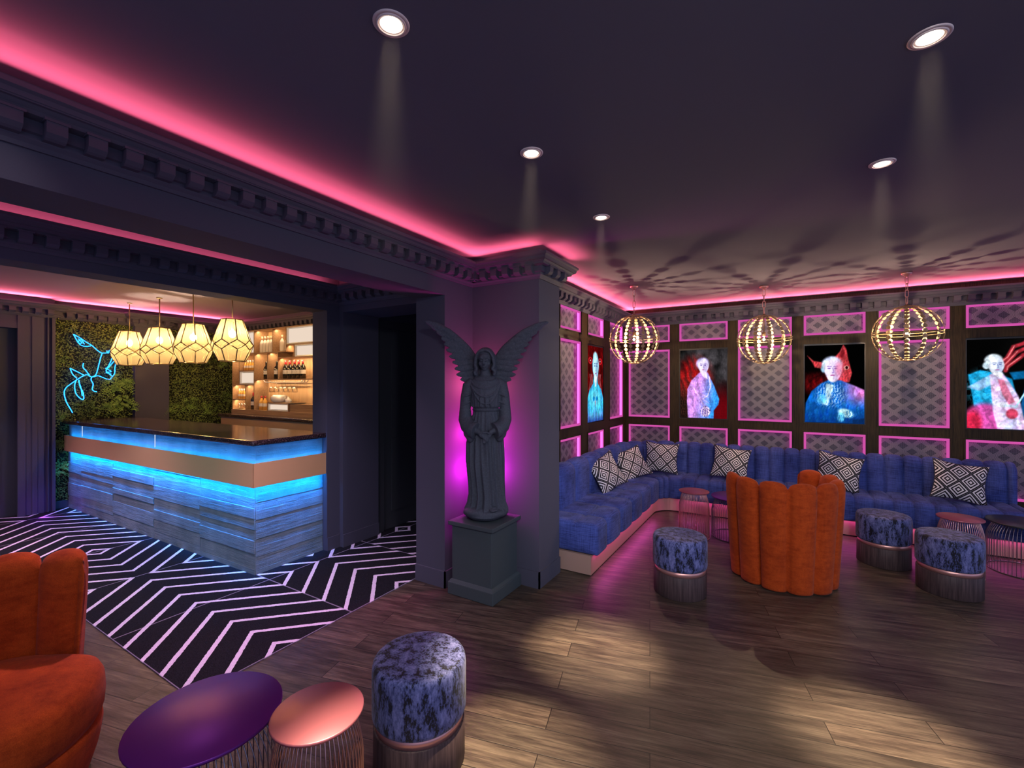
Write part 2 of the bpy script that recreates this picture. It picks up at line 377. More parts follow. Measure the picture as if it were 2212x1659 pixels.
M['copper'] = plain('brushed_copper', c3(1.0, 0.56, 0.26), 0.42, 0.25, bump=0.03, bscale=200)
M['rose'] = plain('rose_gold', c3(0.78, 0.38, 0.34), 0.34, 0.7)
M['rose_rough'] = plain('satin_rose_gold', c3(0.44, 0.13, 0.16), 0.40, 0.5)
M['plinth'] = plain('pale_copper_plinth', c3(0.72, 0.45, 0.35), 0.42, 0.6)
M['gold'] = plain('pale_brass', c3(0.50, 0.33, 0.17), 0.45, 0.5)
M['brass'] = plain('aged_brass', c3(0.42, 0.30, 0.16), 0.35, 1.0)
M['black_metal'] = plain('black_metal', c3(0.04, 0.035, 0.045), 0.4, 0.8)
M['table_dark'] = plain('dark_lacquer_purple_glow', c3(0.15, 0.018, 0.23), 0.38, 0.6)  # purple glow reflected in the dark top is put into the colour
M['table_black'] = plain('smoked_lacquer', c3(0.045, 0.055, 0.06), 0.35, 0.7)
M['statue'] = plain('charcoal_stone', c3(0.062, 0.066, 0.085), 0.7, spec=0.3, bump=0.15, bscale=90, var=0.2)
M['pedestal'] = plain('charcoal_pedestal', c3(0.058, 0.072, 0.078), 0.65, spec=0.3, bump=0.1, bscale=120)

def mk_granite():
    m, t, N, L, b = newmat('speckled_granite')
    v = mapped(N, L); vo = N.new('ShaderNodeTexVoronoi'); vo.inputs['Scale'].default_value = 130; L.new(v, vo.inputs['Vector'])
    n = noise_tex(N, L, v, 200, 2)
    c = ramp(N, L, math_node(N, L, 'MULTIPLY', vo.outputs['Distance'], n), [(0.05, c3(0.55, 0.36, 0.34)), (0.11, c3(0.05, 0.03, 0.032)), (0.4, c3(0.018, 0.010, 0.012))])
    L.new(c, b.inputs['Base Color']); pset(b, rough=0.16, spec=0.6); return m
M['granite'] = mk_granite()
def mk_concrete():
    m, t, N, L, b = newmat('board_marked_concrete')
    v = mapped(N, L); n1 = noise_tex(N, L, v, 4, 5); n3 = noise_tex(N, L, v, 70, 5, 0.7)
    v2 = mapped(N, L, scale=(2.2, 2.2, 26)); n2 = noise_tex(N, L, v2, 1.6, 5, 0.65)
    c = ramp(N, L, n1, [(0.3, c3(0.14, 0.20, 0.225)), (0.7, c3(0.25, 0.32, 0.35))])  # bluish cast of the light on the bar is mixed into this grey
    crack = ramp(N, L, n2, [(0.31, c3(0.30, 0.30, 0.30)), (0.35, c3(1, 1, 1))])
    c = mixc(N, L, 1.0, c, crack, 'MULTIPLY'); L.new(c, b.inputs['Base Color']); pset(b, rough=0.8, spec=0.25)
    h = math_node(N, L, 'ADD', math_node(N, L, 'MULTIPLY', n3, 0.5), n2); bump(N, L, b, h, 0.8, 0.010); return m
M['concrete'] = mk_concrete()

def mk_leaf(name, a, b_, obj_scale=9):
    m, t, N, L, b = newmat(name); oi = mapped(N, L); n = noise_tex(N, L, oi, obj_scale, 3); n2 = noise_tex(N, L, oi, 70, 1)
    c = ramp(N, L, math_node(N, L, 'ADD', math_node(N, L, 'MULTIPLY', n, 0.5), math_node(N, L, 'MULTIPLY', n2, 0.5)), [(0.35, a), (0.65, b_)])
    L.new(c, b.inputs['Base Color']); pset(b, rough=0.55, spec=0.3); return m
M['leaf'] = mk_leaf('hedge_leaves', c3(0.020, 0.05, 0.010), c3(0.32, 0.40, 0.10))
M['fern'] = mk_leaf('fern_leaves', c3(0.10, 0.22, 0.04), c3(0.36, 0.55, 0.12))
M['soil'] = plain('hedge_backing', c3(0.012, 0.016, 0.008), 0.9)

def mk_cushion():
    m, t, N, L, b = newmat('diamond_weave')
    g = N.new('ShaderNodeUVMap'); sx = N.new('ShaderNodeSeparateXYZ'); L.new(g.outputs[0], sx.inputs[0])
    nu = math_node(N, L, 'MULTIPLY', sx.outputs[0], 2.2); nv = math_node(N, L, 'MULTIPLY', sx.outputs[1], 2.0)
    A = math_node(N, L, 'ADD', nu, nv); B = math_node(N, L, 'SUBTRACT', nu, nv)
    def ring(a):
        return math_node(N, L, 'ABSOLUTE', math_node(N, L, 'SUBTRACT', math_node(N, L, 'FRACT', math_node(N, L, 'ADD', a, 20.0)), 0.5))
    d = math_node(N, L, 'MAXIMUM', ring(A), ring(B))
    st = math_node(N, L, 'GREATER_THAN', math_node(N, L, 'FRACT', math_node(N, L, 'MULTIPLY_ADD', d, 6.0)), 0.48)
    c = mixc(N, L, st, c3(0.012, 0.010, 0.016), c3(0.72, 0.66, 0.70)); L.new(c, b.inputs['Base Color']); pset(b, rough=0.9, spec=0.1); return m
M['cushion'] = mk_cushion()

def mk_lattice():
    """woven wire mesh: fine grid with wide pale diamond bands"""
    m, t, N, L, b = newmat('lattice_mesh')
    uv = N.new('ShaderNodeUVMap'); sx = N.new('ShaderNodeSeparateXYZ'); L.new(uv.outputs[0], sx.inputs[0])  # uv in metres
    X, Y = sx.outputs[0], sx.outputs[1]
    A = math_node(N, L, 'ADD', math_node(N, L, 'DIVIDE', X, 0.155), math_node(N, L, 'DIVIDE', Y, 0.13))
    B = math_node(N, L, 'SUBTRACT', math_node(N, L, 'DIVIDE', X, 0.155), math_node(N, L, 'DIVIDE', Y, 0.13))
    def band(a, k, w):
        f = math_node(N, L, 'FRACT', math_node(N, L, 'ADD', math_node(N, L, 'MULTIPLY', a, k), 50.0))
        return math_node(N, L, 'LESS_THAN', math_node(N, L, 'ABSOLUTE', math_node(N, L, 'SUBTRACT', f, 0.5)), w)
    wide = math_node(N, L, 'MAXIMUM', band(A, 1, 0.19), band(B, 1, 0.19))
    fine = math_node(N, L, 'MAXIMUM', band(A, 9, 0.26), band(B, 9, 0.26))
    gx = band(X, 62, 0.16); gy = band(Y, 62, 0.16); gr = math_node(N, L, 'MAXIMUM', gx, gy)
    lf = math_node(N, L, 'MULTIPLY', wide, math_node(N, L, 'SUBTRACT', 1.0, math_node(N, L, 'MULTIPLY', math_node(N, L, 'MULTIPLY', band(A, 9, 0.27), band(B, 9, 0.27)), 1.0)))
    c = mixc(N, L, gr, c3(0.040, 0.038, 0.055), c3(0.075, 0.072, 0.10))
    c = mixc(N, L, lf, c, c3(0.20, 0.18, 0.21)); L.new(c, b.inputs['Base Color']); pset(b, rough=0.45, spec=0.4); return m
M['lattice'] = mk_lattice()
M['panel_led'] = emit('magenta_led', (1.0, 0.07, 0.55), 3.4)
M['spot_trim'] = plain('blush_white_trim', c3(0.85, 0.66, 0.62), 0.5)
M['glow'] = emit('magenta_backlit_acrylic', (0.62, 0.085, 0.38), 1.0)
def glass(name, col, rough=0.02, tr=0.6):
    m, t, N, L, b = newmat(name); N.remove(b)
    g = N.new('ShaderNodeBsdfGlossy'); g.inputs['Roughness'].default_value = rough; g.inputs['Color'].default_value = c3(1, 1, 1)
    tb = N.new('ShaderNodeBsdfTransparent'); tb.inputs['Color'].default_value = col
    lw = N.new('ShaderNodeLayerWeight'); lw.inputs['Blend'].default_value = 0.35
    mx = N.new('ShaderNodeMixShader'); f = math_node(N, L, 'MULTIPLY', lw.outputs['Facing'], 1.0 - tr)
    L.new(f, mx.inputs[0]); L.new(tb.outputs[0], mx.inputs[1]); L.new(g.outputs[0], mx.inputs[2]); L.new(mx.outputs[0], N['Material Output'].inputs[0]); return m
M['clear_glass'] = glass('clear_glass', c3(0.96, 0.95, 0.92), 0.03, 0.3)
M['wine_glass_dark'] = plain('dark_bottle_glass', c3(0.012, 0.012, 0.010), 0.08, spec=0.7)
M['amber'] = plain('amber_spirit', c3(0.75, 0.42, 0.10), 0.12, spec=0.6)
M['white_glaze'] = plain('white_glaze', c3(0.82, 0.80, 0.78), 0.2)
M['label'] = plain('cream_label', c3(0.78, 0.72, 0.65), 0.6)
M['label_black'] = plain('black_print', c3(0.02, 0.018, 0.02), 0.6)
M['red'] = plain('red_foil', c3(0.45, 0.02, 0.03), 0.35)
M['cork'] = plain('pale_cap', c3(0.55, 0.42, 0.33), 0.5)
M['bulb'] = emit('glowing_bulb', (1.0, 0.72, 0.45), 9000.0)
M['lens'] = emit('spot_lens', (1.0, 0.93, 0.78), 9.0)
M['neon'] = emit('blue_neon', (0.014, 0.20, 1.0), 5.5)
M['edge_shine'] = emit('white_edge_highlight', (0.75, 0.82, 1.0), 0.9)  # highlights on the bar's concrete edges given as emission, no lamp there
M['shelf_led'] = emit('warm_led', (1.0, 0.72, 0.40), 3.0)
M['box_glow'] = emit('frosted_light_box', (1.0, 0.80, 0.64), 0.85)
def mk_shade():
    m, t, N, L, b = newmat('ivory_lantern_glass'); N.remove(b)
    tl = N.new('ShaderNodeBsdfTranslucent'); tl.inputs['Color'].default_value = c3(0.065, 0.047, 0.023)
    tp = N.new('ShaderNodeBsdfTransparent'); tp.inputs['Color'].default_value = c3(0.95, 0.75, 0.40)
    e = N.new('ShaderNodeEmission'); e.inputs[0].default_value = c3(1.0, 0.66, 0.26); e.inputs[1].default_value = 0.20
    mx = N.new('ShaderNodeMixShader'); mx.inputs[0].default_value = 0.25; L.new(tl.outputs[0], mx.inputs[1]); L.new(tp.outputs[0], mx.inputs[2])
    ad = N.new('ShaderNodeAddShader'); L.new(mx.outputs[0], ad.inputs[0]); L.new(e.outputs[0], ad.inputs[1]); L.new(ad.outputs[0], N['Material Output'].inputs[0]); return m
M['shade'] = mk_shade()
# ================================================================ SETTING
struct('floor', MB().box((-9.2, -1.5, -0.06), (4.2, 7.0, 0.0)), M['floor'])
struct('floor_carpet', MB().box((-8.0, 1.105, 0.0005), (-2.578, 5.2, 0.006)), M['carpet'])
struct('ceiling', MB().box((-9.2, -1.5, CEIL), (4.2, 7.0, CEIL + 0.1)), M['ceiling'])
# main left wall: beam over the wide opening, jamb, statue niche, pillar, alcove side wall
w = MB()
w.box((-2.57, -1.5, 2.30), (-2.27, 2.74, CEIL)); w.box((-2.57, 2.74, 0), (-2.27, 3.48, CEIL))
w.box((-2.27, 3.11, 0), (-1.63, 3.48, CEIL)); w.box((-2.57, 3.48, 0), (-2.03, 7.0, CEIL))
struct('wall_left', w, M['wall'])
# second wall with the opening to the bar, passage lintel and side wall
w = MB()
w.box((-3.94, -1.5, 2.30), (-3.72, 2.75, CEIL)); w.box((-3.94, 2.75, 0), (-3.72, 5.2, CEIL))
w.box((-3.72, 2.89, 0), (-3.67, 3.34, 2.30)); w.box((-3.72, 2.89, 2.30), (-2.57, 3.34, CEIL))
w.box((-3.72, 5.2, 0), (-2.57, 5.32, CEIL))
struct('wall_passage', w, M['wall'])
# bar room back wall and the wall behind the planting, with the pilaster between the two hedges
w = MB()
w.box((-8.2, 4.06, 0), (-3.94, 4.2, CEIL)); w.box((-8.2, 1.86, 0), (-8.0, 4.2, CEIL)); w.box((-8.0, 2.69, 0), (-7.88, 3.10, 2.52))
struct('wall_bar', w, M['wall'])
# far left wall with the panelled doorway
w = MB(); w.box((-8.05, 1.56, 0), (-7.86, 1.86, CEIL)); w.box((-8.05, -1.5, 2.27), (-7.86, 1.56, CEIL)); w.box((-8.05, -1.5, 0), (-7.86, 0.3, CEIL))
struct('wall_far_left', w, M['wall'])
d = MB().box((-8.04, 0.3, 0), (-7.97, 1.56, 2.27)); d.box((-7.97, 0.45, 0.2), (-7.955, 1.42, 1.0)); d.box((-7.97, 0.45, 1.15), (-7.955, 1.42, 2.1))
struct('door_1', d, M['door'])
d = MB()
for y0, y1, p in [(1.535, 1.60, 0.03), (1.60, 1.655, 0.018), (1.655, 1.70, 0.03), (1.70, 1.76, 0.02), (1.79, 1.80, 0.03), (1.83, 1.86, 0.035)]:
    d.box((-7.86, y0, 0), (-7.86 + p, y1, 2.425))
d.box((-7.86, 0.2, 2.27), (-7.835, 1.535, 2.34)); d.box((-7.86, 0.2, 2.34), (-7.845, 1.535, 2.425))
struct('trim_door_surround', d, M['wall'])
# door and frame in the passage wall
d = MB().box((-3.72, 3.37, 0), (-3.69, 3.44, 2.29)); d.box((-3.72, 3.44, 2.21), (-3.69, 4.5, 2.29)); d.box((-3.72, 4.5, 0), (-3.69, 4.57, 2.29))
struct('trim_door_frame', d, M['door'])
d = MB().box((-3.72, 3.445, 0.01), (-3.705, 4.495, 2.2)); d.box((-3.705, 3.56, 0.2), (-3.698, 4.38, 1.0)); d.box((-3.705, 3.56, 1.12), (-3.698, 4.38, 2.1))
struct('door_2', d, M['door'])
# back wall of the lounge: grid of walnut stiles and rails around the light boxes
BX = [(-1.918, -1.34), (-1.214, -0.611), (-0.492, 0.10), (0.221, 0.815), (0.931, 1.522), (1.643, 2.236), (2.357, 2.95)]
RZ = [(0.42, 1.02), (1.13, 2.08), (2.185, 2.43)]
LY = [(3.42, 4.02), (4.216, 4.789), (4.988, 5.556), (5.764, 6.36)]
def stiles(mb, spans, a0, a1, box):
    """box(u0,u1,z0,z1) adds one member; spans = openings along u"""
    zz = [0.0] + [z for r in RZ for z in r] + [2.45]
    for i in range(0, len(zz), 2): box(a0, a1, zz[i], zz[i + 1])
    for z0, z1 in RZ:
        e = [a0] + [x for s in spans for x in s] + [a1]
        for i in range(0, len(e), 2): box(e[i], e[i + 1], z0, z1)
w = MB(); w.box((-2.03, 6.53, 0), (4.2, 6.62, CEIL)); w.box((-2.03, 6.47, 2.45), (4.2, 6.53, CEIL))
stiles(w, BX, -2.03, 4.2, lambda u0, u1, z0, z1: w.box((u0, 6.47, z0), (u1, 6.53, z1)))
struct('wall_back', w, M['panel_wood'])
w = MB(); w.box((-2.03, 3.48, 2.45), (-1.966, 6.53, CEIL))
stiles(w, LY, 3.48, 6.53, lambda u0, u1, z0, z1: w.box((-2.03, max(u0, 3.48), z0), (-1.966, u1, z1)))
struct('wall_alcove', w, M['panel_wood'])

# ---------------------------------------------------------------- cornices
PROF = [(0.0, 2.425), (0.012, 2.425), (0.018, 2.440), (0.030, 2.452), (0.032, 2.470), (0.045, 2.474), (0.045, 2.515), (0.078, 2.522), (0.082, 2.535), (0.094, 2.548), (0.110, 2.556), (0.114, 2.572), (0.126, 2.580), (0.126, 2.597), (0.112, 2.597), (0.106, 2.55), (0.0, 2.538)]
def cornice(name, pts, mat=None, depth=1.0, drop=0.0):
    """pts: wall-line polyline (x,y); room is on the left of the direction of travel"""
    mb = MB(); n = len(pts); P = [Vector((p[0], p[1])) for p in pts]
    nrm = []
    for i in range(n - 1):
        d = (P[i + 1] - P[i]).normalized(); nrm.append(Vector((-d.y, d.x)))
    off = []
    for i in range(n):
        if i == 0: off.append(nrm[0])
        elif i == n - 1: off.append(nrm[-1])
        else:
            m = nrm[i - 1] + nrm[i]; m.normalize(); off.append(m / max(0.3, m.dot(nrm[i])))
    k = len(PROF)
    for i in range(n - 1):
        V = []
        for e in (i, i + 1):
            for (d, z) in PROF:
                q = P[e] + off[e] * d * depth; V.append((q.x, q.y, z))
        F = [(a, (a + 1) % k, k + (a + 1) % k, k + a) for a in range(k)] + [tuple(range(k))[::-1], tuple(range(k, 2 * k))]
        mb.add(V, F)
        # bracket dentils
        Lg = (P[i + 1] - P[i]).length; d = (P[i + 1] - P[i]).normalized(); nn = nrm[i]
        s0 = 0.05; c = int((Lg - 0.06) / 0.109)
        for q in range(c + 1):
            s = s0 + q * (Lg - 0.1) / max(1, c); b = P[i] + d * s
            Mx = Matrix(((d.x, nn.x, 0, b.x), (d.y, nn.y, 0, b.y), (0, 0, 1, 0), (0, 0, 0, 1)))
            w2 = 0.0275
            prof = [(0.03, 2.456), (0.058, 2.456), (0.070, 2.462), (0.086, 2.476), (0.088, 2.517), (0.03, 2.517)]
            kk = len(prof); Vd = [(-w2, a, z) for a, z in prof] + [(w2, a, z) for a, z in prof]
            Fd = [tuple(range(kk))[::-1], tuple(range(kk, 2 * kk))] + [(a, (a + 1) % kk, kk + (a + 1) % kk, kk + a) for a in range(kk)]
            mb.add(Vd, Fd, False, Mx)
            mb.add([(-w2 - 0.006, 0.03, 2.515), (w2 + 0.006, 0.03, 2.515), (w2 + 0.006, 0.092, 2.515), (-w2 - 0.006, 0.092, 2.515), (-w2 - 0.006, 0.03, 2.524), (w2 + 0.006, 0.03, 2.524), (w2 + 0.006, 0.092, 2.524), (-w2 - 0.006, 0.092, 2.524)],
                   [(0, 3, 2, 1), (4, 5, 6, 7), (0, 1, 5, 4), (1, 2, 6, 5), (2, 3, 7, 6), (3, 0, 4, 7)], False, Mx)
    mb.v = [(x_, y_, z_ - drop) for x_, y_, z_ in mb.v]
    return struct(name, mb, mat or M['trim'])
# travel so that the room is on the left
cornice('trim_1', [(4.0, 6.47), (-1.966, 6.47), (-1.966, 3.48), (-1.63, 3.48), (-1.63, 3.11), (-2.27, 3.11), (-2.27, -1.4)])
cornice('trim_2', [(-2.60, 2.89), (-3.72, 2.89), (-3.72, -1.4)], drop=0.062)
cornice('trim_3', [(-3.95, 4.06), (-8.0, 4.06), (-8.0, 3.10), (-7.88, 3.10), (-7.88, 2.69), (-8.0, 2.69), (-8.0, 1.86), (-7.86, 1.86), (-7.86, -1.4)])
# baseboards round the pillar and niche
b = MB()
for a, c in [((-2.57, 2.728), (-2.258, 2.74)), ((-2.27, 2.728), (-2.258, 3.11)), ((-2.27, 3.098), (-1.618, 3.11)), ((-1.63, 3.098), (-1.618, 3.48))]:
    b.box((a[0], a[1], 0), (c[0], c[1], 0.13)); 
struct('baseboard_left', b, M['wall'])
b = MB(); b.box((-3.67, 2.89, 0), (-3.66, 3.34, 0.13)); b.box((-3.72, 2.75, 0), (-3.71, 2.89, 0.13)); b.box((-7.88, 2.69, 0), (-7.87, 3.10, 0.12))
struct('baseboard_passage', b, M['wall'])
b = MB(); b.box((-8.0, 1.862, 0), (-7.93, 2.688, 0.10)); b.box((-8.0, 3.102, 0), (-7.93, 4.05, 0.10))
struct('baseboard_bar', b, M['wall'])

# ================================================================ LIGHT BOX PANELS AND SCREENS
def uvplane(name, w, h, mat, parent, nx=1, ny=1):
    me = bpy.data.meshes.new(name)
    V = [(-w / 2 + w * i / nx, 0, h * j / ny) for j in range(ny + 1) for i in range(nx + 1)]
    F = [(j * (nx + 1) + i, j * (nx + 1) + i + 1, (j + 1) * (nx + 1) + i + 1, (j + 1) * (nx + 1) + i) for j in range(ny) for i in range(nx)]
    me.from_pydata(V, [], F); uv = me.uv_layers.new(name='UVMap')
    for l in me.loops:
        v = me.vertices[l.vertex_index].co; uv.data[l.index].uv = (v.x, v.z - h / 2)
    me.materials.append(mat); o = bpy.data.objects.new(name, me); COL.objects.link(o); o.parent = parent; return o
def frame_mesh(w, h, t, d, y0):
    """moulded rectangular frame standing proud of the wall by d (towards -y)"""
    mb = MB()
    for (a, c) in [((-w / 2 - t, 0 - t), (w / 2 + t, 0)), ((-w / 2 - t, h), (w / 2 + t, h + t)), ((-w / 2 - t, 0), (-w / 2, h)), ((w / 2, 0), (w / 2 + t, h))]:
        mb.box((a[0], y0 - d, a[1]), (c[0], y0, c[1]))
    return mb
def panel(w, h, loc, rz, label, group):
    """light box: lit acrylic rim in front of a recessed woven mesh screen; local +y goes into the wall"""
    t = thing('backlit_panel', label, 'wall panel', loc, rz, group)
    frame_mesh(w, h, 0.014, 0.008, 0.0).build('frame', M['panel_wood'], t)
    r = 0.026; mb = MB(); ld = MB()
    for (a, c) in [((-w / 2, 0), (w / 2, r)), ((-w / 2, h - r), (w / 2, h)), ((-w / 2, r), (-w / 2 + r, h - r)), ((w / 2 - r, r), (w / 2, h - r))]:
        mb.box((a[0] + 0.001, 0.006, a[1]), (c[0] - 0.001, 0.012, c[1]))
    mb.build('glowing_rim', M['glow'], t)
    e = 0.004                                    # LED tape round the side walls behind the rim
    for (a, c) in [((-w / 2 + e, e), (w / 2 - e, e)), ((w / 2 - e, e), (w / 2 - e, h - e)), ((w / 2 - e, h - e), (-w / 2 + e, h - e)), ((-w / 2 + e, h - e), (-w / 2 + e, e))]:
        ld.add([(a[0], 0.018, a[1]), (c[0], 0.018, c[1]), (c[0], 0.050, c[1]), (a[0], 0.050, a[1])], [(0, 1, 2, 3)])
    ld.build('led_tape', M['panel_led'], t)
    s = uvplane('lattice_screen', w - 0.004, h - 0.004, M['lattice'], t); s.location = (0, 0.054, 0.002)
    return t
ordn = ['first', 'second', 'third', 'fourth', 'fifth', 'sixth', 'seventh']
rown = ['low lit panel behind the sofa back', 'tall lit panel', 'short top lit panel under the cornice']
SCREENS = []
for i, (x0, x1) in enumerate(BX):
    for r, (z0, z1) in enumerate(RZ):
        cx = (x0 + x1) / 2
        if r == 1 and i in (1, 3, 5): SCREENS.append((i, cx, x1 - x0)); continue
        lab = 'magenta-rimmed %s, back wall, %s column from the corner' % (['low lattice panel just above the sofa', 'tall lattice panel', 'short top lattice panel under the cornice'][r], ordn[i])
        panel(x1 - x0, z1 - z0, (cx, 6.47, z0), 0, lab, 'backlit panels of the lounge')
for i, (y0, y1) in enumerate(LY):
    if i == 0: continue
    for r, (z0, z1) in enumerate(RZ):
        if r == 1 and i == 2: continue
        where = {1: 'beside the pillar', 2: 'in line with the screen', 3: 'next to the corner'}[i]
        lab = 'magenta-rimmed %s, left alcove wall, %s' % (['low lattice panel', 'tall lattice panel', 'short top lattice panel'][r], where)
        panel(y1 - y0, z1 - z0, (-1.966, (y0 + y1) / 2, z0), pi / 2, lab, 'backlit panels of the lounge')
# ---------------------------------------------------------------- video screens with plain generic double-exposure figures
def art(kind, NX=112, NY=170):
    rs = np.random.RandomState(kind + 3)
    u, v = np.meshgrid(np.linspace(0, 1, NX + 1), np.linspace(0, 1, NY + 1))     # v up
    def fbm(sc, ang=0.0, ar=1.0):
        o = np.zeros_like(u); amp = 1.0; f = sc
        for k in range(5):
            t = np.zeros_like(u)
            for q in range(5):
                a = rs.uniform(0, 2 * pi) * 1.0; ph = rs.uniform(0, 6.28)
                t += np.sin((u * cos(a) * ar + v * sin(a)) * f * 6.28 + ph + 1.3 * np.sin(v * f * 2.1 + ph))
            o += amp * t / 5; amp *= 0.6; f *= 1.9
        return 0.5 + 0.33 * o
    def ss(a, b, x): t = np.clip((x - a) / (b - a + 1e-9), 0, 1); return t * t * (3 - 2 * t)
    def ell(cx, cy, rx, ry, soft=0.12, ang=0.0):
        dx_, dy_ = u - cx, (v - cy) * 1.6; ry = ry * 1.6
        X = dx_ * cos(ang) + dy_ * sin(ang); Y = -dx_ * sin(ang) + dy_ * cos(ang)
        return 1 - ss(1 - soft, 1 + soft, np.sqrt((X / rx) ** 2 + (Y / ry) ** 2))
    def poly(pts, soft=0.012):
        ins = np.zeros(u.shape, bool); dist = np.full(u.shape, 9.0); n = len(pts)
        for i in range(n):
            (x1, y1), (x2, y2) = pts[i], pts[(i + 1) % n]
            c = ((y1 > v) != (y2 > v)) & (u < (x2 - x1) * (v - y1) / (y2 - y1 + 1e-12) + x1); ins ^= c
            L2 = (x2 - x1) ** 2 + (y2 - y1) ** 2 + 1e-12; t = np.clip(((u - x1) * (x2 - x1) + (v - y1) * (y2 - y1)) / L2, 0, 1)
            dist = np.minimum(dist, np.hypot(u - x1 - t * (x2 - x1), v - y1 - t * (y2 - y1)))
        return ss(-soft, soft, np.where(ins, dist, -dist))
    def line(pts, w, soft=0.6):
        dist = np.full(u.shape, 9.0)
        for (x1, y1), (x2, y2) in zip(pts[:-1], pts[1:]):
            L2 = (x2 - x1) ** 2 + (y2 - y1) ** 2 + 1e-12; t = np.clip(((u - x1) * (x2 - x1) + (v - y1) * (y2 - y1)) / L2, 0, 1)
            dist = np.minimum(dist, np.hypot(u - x1 - t * (x2 - x1), (v - y1 - t * (y2 - y1)) * 1.5))
        return 1 - ss(w * (1 - soft), w * (1 + soft), dist)
    img = np.zeros(u.shape + (3,))
    def put(m, col, a=1.0):
        nonlocal img
        m = (m * a)[..., None]; img = img * (1 - m) + np.array(col) / 255.0 * m
    def putv(m, colarr):
        nonlocal img
        m = m[..., None]; img = img * (1 - m) + colarr * m
    def face(cx, cy, s, skin, dark, tilt=0.0):
        put(ell(cx, cy, 0.095 * s, 0.085 * s, 0.1), skin)
        put(ell(cx, cy - 0.03 * s, 0.075 * s, 0.075 * s, 0.12), skin)
        put(ell(cx + 0.045 * s, cy - 0.02 * s, 0.04 * s, 0.07 * s, 0.7), dark, 0.28)
        for sx_ in (-1, 1):
            put(ell(cx + tilt + sx_ * 0.036 * s, cy + 0.008 * s, 0.017 * s, 0.006 * s, 0.4), dark, 0.75)
            put(line([(cx + tilt + sx_ * 0.015 * s, cy + 0.024 * s), (cx + tilt + sx_ * 0.055 * s, cy + 0.026 * s)], 0.006 * s), dark, 0.55)
        put(line([(cx + tilt + 0.004 * s, cy + 0.01 * s), (cx + tilt + 0.014 * s, cy - 0.025 * s), (cx + tilt - 0.004 * s, cy - 0.029 * s)], 0.006 * s), dark, 0.5)
        put(ell(cx + tilt, cy - 0.048 * s, 0.026 * s, 0.006 * s, 0.4), (150, 40, 120), 0.75)
    n1 = fbm(3); n2 = fbm(9); n3 = fbm(22)
    if kind == 0:      # narrow alcove screen: cyan figure with owl-eyed red plumage
        img[:] = np.array([0.42, 0.02, 0.03]) * (0.35 + 1.0 * n2[..., None] * n1[..., None] * 1.6)
        for sx_ in (-1, 1):
            put(ell(0.5 + sx_ * 0.30, 0.80, 0.13, 0.045, 0.2), (200, 30, 40)); put(ell(0.5 + sx_ * 0.30, 0.80, 0.07, 0.028, 0.2), (70, 0, 5)); put(ell(0.5 + sx_ * 0.30, 0.80, 0.03, 0.012, 0.2), (240, 150, 150))
            for k in range(4): put(line([(0.5 + sx_ * (0.2 + k * .05), 0.62), (0.5 + sx_ * (0.16 + k * .05), 0.55), (0.5 + sx_ * (0.2 + k * .06), 0.42)], 0.010), (235, 140, 150), 0.6)
        body = poly([(0.0, 0.0), (0.02, 0.30), (0.14, 0.42), (0.36, 0.50), (0.40, 0.60), (0.62, 0.60), (0.66, 0.50), (0.88, 0.42), (1.0, 0.30), (1.0, 0.0)])
        putv(body, np.stack([0.10 + 0.25 * n2, 0.55 + 0.35 * n1, 0.85 + 0.1 * n3], -1))
        put(ell(0.5, 0.30, 0.30, 0.12, 0.6), (120, 215, 235), 0.6)
        put(ell(0.40, 0.30, 0.06, 0.03, 0.4), (10, 120, 190)); put(ell(0.60, 0.30, 0.06, 0.03, 0.4), (10, 120, 190)); put(poly([(0.46, 0.27), (0.54, 0.27), (0.5, 0.2)]), (230, 200, 240), 0.8)
        put(ss(0.22, 0.0, v) * (n3 > 0.52), (150, 40, 140), 0.7); put(ss(0.10, 0.0, v), (20, 50, 140), 0.7)
        put(ell(0.52, 0.74, 0.20, 0.16, 0.15), (95, 190, 230)); put(ell(0.5, 0.86, 0.13, 0.06, 0.3), (170, 225, 245))
        face(0.53, 0.72, 1.8, (190, 235, 250), (10, 40, 110))
        put(poly([(0.42, 0.60), (0.62, 0.60), (0.56, 0.46), (0.48, 0.46)]), (225, 240, 250))
    if kind == 1:      # lavender cloaked figure, red fur, grey smoke
        img[:] = 0.02 + 0.16 * (np.clip(n1 * 1.5 - 0.45, 0, 1) * ss(0.25, 0.9, v))[..., None]
        put(ell(0.75, 0.85, 0.55, 0.42, 0.5) * n1, (95, 88, 95), 0.8)
        fur = ell(0.30, 0.58, 0.36, 0.28, 0.45); n4 = 0.5 + 0.5 * np.sin((u * 40 + v * 26) + 6 * n1)
        putv(fur * (0.45 + 0.55 * n4), np.stack([0.55 + 0.25 * n2, 0.03 + 0.1 * n3, 0.05 + 0.08 * n3], -1))
        put(ell(0.1, 0.25, 0.35, 0.3, 0.6) * n3, (120, 60, 50), 0.6); put(ell(0.9, 0.1, 0.3, 0.3, 0.7), (120, 5, 15), 0.8)
        body = poly([(0.17, 0.0), (0.15, 0.25), (0.16, 0.42), (0.25, 0.55), (0.36, 0.62), (0.42, 0.66), (0.60, 0.66), (0.66, 0.57), (0.74, 0.46), (0.84, 0.28), (0.82, 0.20), (0.73, 0.12), (0.72, 0.0)])
        k = ss(0.35, 0.85, u + 0.3 * (0.4 - v))
        putv(body, np.stack([0.80 - 0.62 * k + 0.12 * (n2 - .5), 0.55 + 0.02 * k + 0.14 * (n3 - .5), 0.90 + 0.05 * k], -1))
        for a in range(5): put(line([(0.22 + a * .03, 0.48 - a * .02), (0.42 + a * .04, 0.36 - a * .07), (0.62, 0.30 - a * .08)], 0.008) * body, (245, 190, 245), 0.45)
